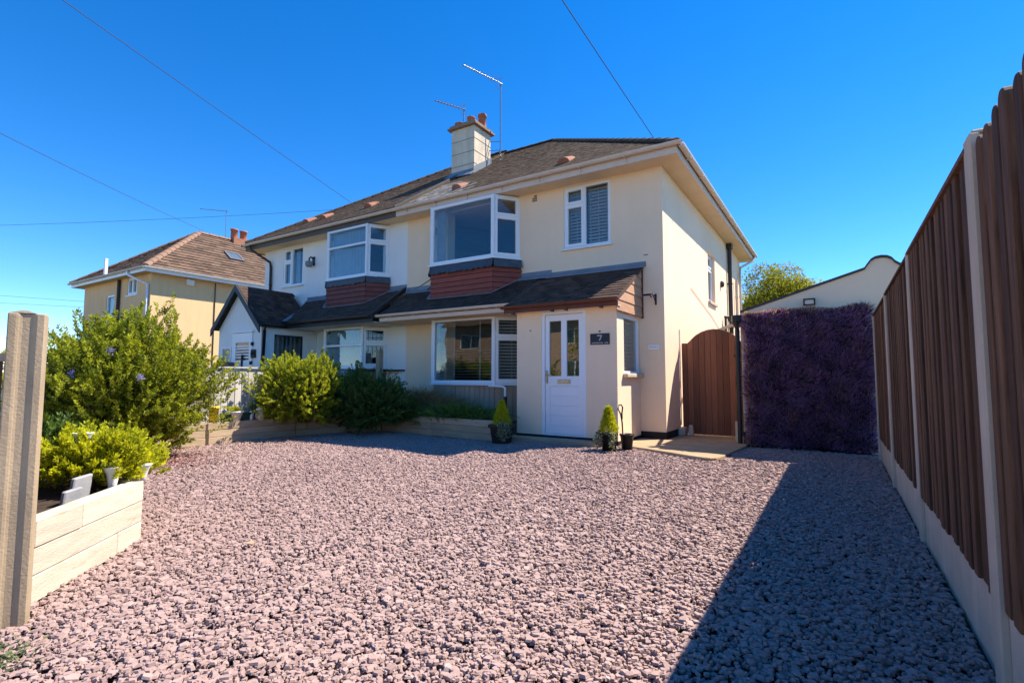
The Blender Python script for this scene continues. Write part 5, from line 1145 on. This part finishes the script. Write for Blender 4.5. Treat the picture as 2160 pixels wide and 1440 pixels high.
# right of the door
PRX, PRY = -.40, -1.56
lathe_pot('plant_pot', 'black pot holding the sunlit lime conifer at the porch corner', 'pot', (PRX, PRY, .0), .095, .125, .26, BLACKP)
cone_tree('sunlit lime conifer in black pot right of the front door', (PRX, PRY, .25), .125, .40, 71)
ivy('variegated trailing plant hanging from the sunlit conifer pot', (PRX, PRY, .25), .11, (-2.6, .7), 11, .22, 72)
ivy('variegated trailing plant falling over the front of the sunlit conifer pot', (PRX+.03, PRY, .25), .11, (-1.0, .35), 5, .25, 75)
P3 = (-.20, -1.36, .0)
lathe_pot('plant_pot', 'black pot with loop-handled stake behind the sunlit conifer', 'pot', P3, .07, .10, .24, BLACKP)
mb = MB(); c0 = V(-.26, -1.36, .2); mb.tube([c0, c0+V(-.01, 0, .2), c0+V(-.03, 0, .32), c0+V(-.07, 0, .40), c0+V(-.055, 0, .455), c0+V(-.02, 0, .46), c0+V(.0, 0, .42), c0+V(-.012, 0, .33), c0+V(-.01, 0, .25)], .011, 7)
tag(mb.build('looped_stake', BLACKP), 'black looped stake standing in the rear pot at the porch corner', 'stake')
# left of the door
PLX, PLY = -2.20, -1.66
lathe_pot('plant_pot', 'square black planter left of the porch holding the shaded conifer', 'planter', (PLX, PLY, .0), .115, .15, .30, BLACKP, square=True)
cone_tree('shaded lime conifer in square black planter left of the porch', (PLX, PLY, .27), .135, .42, 73)
ivy('pale trailing plant hanging over the square black planter', (PLX+.03, PLY-.03, .30), .15, (-.9, .45), 13, .25, 74)

# small ornaments on the boundary planter
OX = -5.96
lathe_pot('plant_pot', 'yellow pot on the boundary planter by the board fence', 'pot', (OX-.03, -4.26, .29), .06, .075, .30, YELP)
for y, lab in ((-4.02, 'dark green trough left of the white flower pot'), (-3.80, 'dark green trough right of the white flower pot')):
    mb = MB(); mb.hexa([(OX-.07, y-.10, .29), (OX+.04, y-.10, .29), (OX+.04, y+.10, .29), (OX-.07, y+.10, .29), (OX-.09, y-.12, .47), (OX+.06, y-.12, .47), (OX+.06, y+.12, .47), (OX-.09, y+.12, .47)]); tag(mb.build('trough', DGREEN, bevel=.008), lab, 'trough', 'green troughs')
lathe_pot('plant_pot', 'white flared pot of yellow flowers between the green troughs', 'pot', (OX+.0, -3.93, .30), .06, .12, .2, WHITEP)
shrub('yellow_flowers', 'yellow flowers growing in the white flared pot', 'flowers', (OX, -3.93, .48), (OX, -3.93, .52), (.09, .09, .06), 90, .05, (.02, .016), 8, L_GOLD, 120, n_limb=3, zmin=-.2, stem_r=.003, tip_bias=.3)
mb = MB(); mb.lathe((OX+.03, -3.68, .33), [(0, 0), (.03, 0), (.035, .09), (.02, .13), (.02, .16), (0, .16)], 10); tag(mb.build('bottle', WHITEP), 'small white bottle ornament right of the green troughs', 'bottle')
lan = thing('garden_lantern', 'cream lantern with round face and white cap by the yellow-green shrub', 'lantern', (OX+.04, -3.52, .32))
mb = MB(); mb.lathe((OX+.04, -3.52, .33), [(0, 0), (.06, 0), (.075, .05), (.075, .12), (.05, .16), (0, .16)], 12); mb.build('body', M('cream_glaze', (.6, .56, .4), .5, .2, 20), lan)
mb = MB(); mb.lathe((OX+.04, -3.52, .49), [(.05, 0), (.085, .01), (.05, .06), (0, .075)], 12); mb.build('cap', WHITEP, lan)

# solar funnel lights and stones in the near planter
def funnel(c, s, lab, lean=(0, 0)):
    t = thing('funnel_planter', lab, 'planter', c, 'white funnel planters'); mb = MB()
    mb.lathe((0, 0, 0), [(0, 0), (.018*s, 0), (.024*s, .05*s), (.035*s, .11*s), (.055*s, .155*s), (.058*s, .16*s), (.05*s, .157*s), (.028*s, .11*s), (.0, .08*s)], 20)
    mb.v = [(c[0]+x+lean[0]*z, c[1]+y+lean[1]*z, c[2]+z) for x, y, z in mb.v]; mb.build('cup', WHITEP, t)
    mb = MB(); mb.tube([c, (c[0], c[1], c[2]-.1)], .008*s, 8); mb.build('spike', WHITEP, t)
funnel((-1.47, -7.24, .335), 1.0, 'white funnel planter at the front edge of the near planter')
funnel((-1.87, -7.28, .52), 1.05, 'white funnel planter standing up behind the golden foliage', (.08, 0))
funnel((-1.50, -7.06, .36), .75, 'white funnel planter at the far corner of the near planter', (.05, .05))
for i, (x, y, w, h, lab) in enumerate(((-1.42, -7.42, .085, .15, 'taller grey stone slab leaning in the near planter'), (-1.30, -7.50, .075, .10, 'lower grey stone slab near the slotted concrete post'))):
    mb = MB(); n = nN; mb.obox((x, y, .32+h/2), dN*w, Vector((n.x, n.y, .12)).normalized()*.012, Vector((-n.x*.12, -n.y*.12, 1)).normalized()*h/2); tag(mb.build('stone_slab', GREYST, bevel=.006), lab, 'stone')
mb = MB(); mb.obox((-1.58, -7.08, .43), dN*.05, nN*.03, V(0, 0, .016)); mb.tube([(-1.58, -7.08, .42), (-1.58, -7.08, .30)], .006, 6); tag(mb.build('solar_panel', BLACKP, bevel=.004), 'small black solar panel on a spike in the golden foliage', 'solar panel')
mb = MB(); a = V(-.70, -6.78, .028); mb.faces([a+V(-.035,0,0), a+V(-.01,-.02,.008), a+V(.03,-.012,.004), a+V(.045,.01,.012), a+V(.01,.022,.004), a+V(-.02,.018,.01), a+V(0,0,.016)], [(0,1,6), (1,2,6), (2,3,6), (3,4,6), (4,5,6), (5,0,6)]); mb.v += []
tag(mb.build('fallen_leaf', M('dry_leaf', (.55, .40, .25), .8, .1)), 'pale tan dry leaf lying on the gravel', 'leaf')

# ================================================================== TREES
def tree(label, base, cz, rad, n, leaf, mat, seed, ht):
    rng = np.random.default_rng(seed); t = thing('tree', label, 'tree', base)
    base = np.array(base); c = base+np.array([0, 0, cz]); rad = np.array(rad)
    k = 34; bd = norm(rng.normal(size=(k, 3))); bl = c+bd*rad*rng.uniform(.35, .85, (k, 1)); br = rng.uniform(.28, .5, k)*rad.mean()
    j = rng.integers(0, k, n); dd = norm(rng.normal(size=(n, 3))); P = bl[j]+dd*(br[j]*rng.uniform(.5, 1.05, n))[:, None]
    D = norm(dd*.6+rng.normal(0, .6, (n, 3))+np.array([[0, 0, .2]])); v, f = leaf_cards(P, D, leaf*rng.uniform(.6, 1.3, n), leaf*.5*rng.uniform(.7, 1.2, n), rng)
    np_mesh('crown', v, f, mat, t, tint=np.repeat(np.clip(rng.uniform(0, .6, k)[j]+rng.uniform(0, .45, n), 0, 1), 2), org=tuple(base))
    mb = MB(); mb.tube([base, base+np.array([.05, 0, cz*.45]), base+np.array([0, .05, cz*.8]), c], [.16, .12, .09, .03], 8)
    for i in range(10): mb.tube([base+np.array([0, 0, cz*rng.uniform(.45, .8)]), (c+bl[i])/2-np.array([0, 0, .15]), bl[i]], [.06, .04, .012], 5)
    mb.build('trunk', STEM, t); return t
tree('bright green bushy tree behind the garage', (.45, 13.4, -.06), 3.5, (1.75, 1.6, 1.75), 60000, .10, L_TREE, 201, 5.2)
# far left glimpse beyond the post
dh = thing('bungalow', 'low house with pale roof glimpsed left of the slotted concrete post', 'house', (-30, -9, -.06))
mb = MB(); mb.box(-34, -27, -14, -8, -.06, 2.6); mb.build('wall', YELLOW, dh)
mb = MB(); mb.prism([(-34.4, -14.4, 2.6), (-30.5, -14.4, 4.4), (-26.6, -14.4, 2.6)], (0, 6.8, 0)); mb.build('roof', M('grey_tile', (.3, .27, .24), .9, .15), dh)
shrub('shrub', 'bushy green shrub glimpsed left of the slotted concrete post', 'shrub', (-9.5, -9.2, -.06), (-9.5, -9.2, .9), (1.6, 1.2, 1.1), 420, .5, (.09, .04), 26, L_BIG, 140, n_limb=6)

# ================================================================== ACROSS THE STREET (seen mirrored in the windows)
OX_ = -16.5
oh = thing('brick_house', 'sandy brick house across the street, mirrored in the front windows', 'house', (-1+OX_, -29, -.06))
mb = MB(); mb.panel(frame((6+OX_, -26, 0), (-1,0,0), (0,0,1), (0,1,0)), 0, 15, -.06, 5.2, [(1.5, 3.5, 1, 2.2), (6, 8, 1, 2.2), (11.5, 13.5, 1, 2.2), (1.5, 3.5, 3.4, 4.6), (6, 8, 3.4, 4.6), (11.5, 13.5, 3.4, 4.6)], -.3, 0); mb.box(-9+OX_, 6+OX_, -34, -33.7, -.06, 5.2); mb.box(-9+OX_, -8.7+OX_, -33.6, -26.31, -.06, 5.2); mb.box(5.7+OX_, 6+OX_, -33.6, -26.31, -.06, 5.2); mb.build('wall', BRICK, oh)
mb = MB(); mb.prism([(-9.4+OX_, -25.5, 5.2), (-9.4+OX_, -30, 8.2), (-9.4+OX_, -34.5, 5.2)], (15.8, 0, 0)); mb.build('roof', TILE_Y, oh)
for u in (1.5, 6, 11.5):
    for z in (1, 3.4): window(oh, frame((6-u+OX_, -26, z), (-1,0,0), (0,0,1), (0,1,0)), 2, 1.2, [(.06, .97, .06, 1.14, False), (1.03, 1.94, .06, 1.14, False)], n0=-.1, n1=-.03)
shrub('hedge', 'clipped green garden hedge across the street, mirrored in the door panes', 'hedge', (-14, -20.2, -.06), (-14, -20.2, .6), (9, .6, .9), 2000, .5, (.10, .05), 16, L_BIG, 150, n_limb=8)
mb = MB(); mb.box(-24, 6, -18.9, -18.7, -.06, .6); tag(mb.build('garden_wall', CONCB), 'low pale garden wall across the street, mirrored in the windows', 'wall')
tree('round green tree across the street, mirrored in the front door', (-9.2, -22.5, -.06), 3.2, (2.2, 2.2, 2.4), 6000, .18, L_TREE, 211, 5)
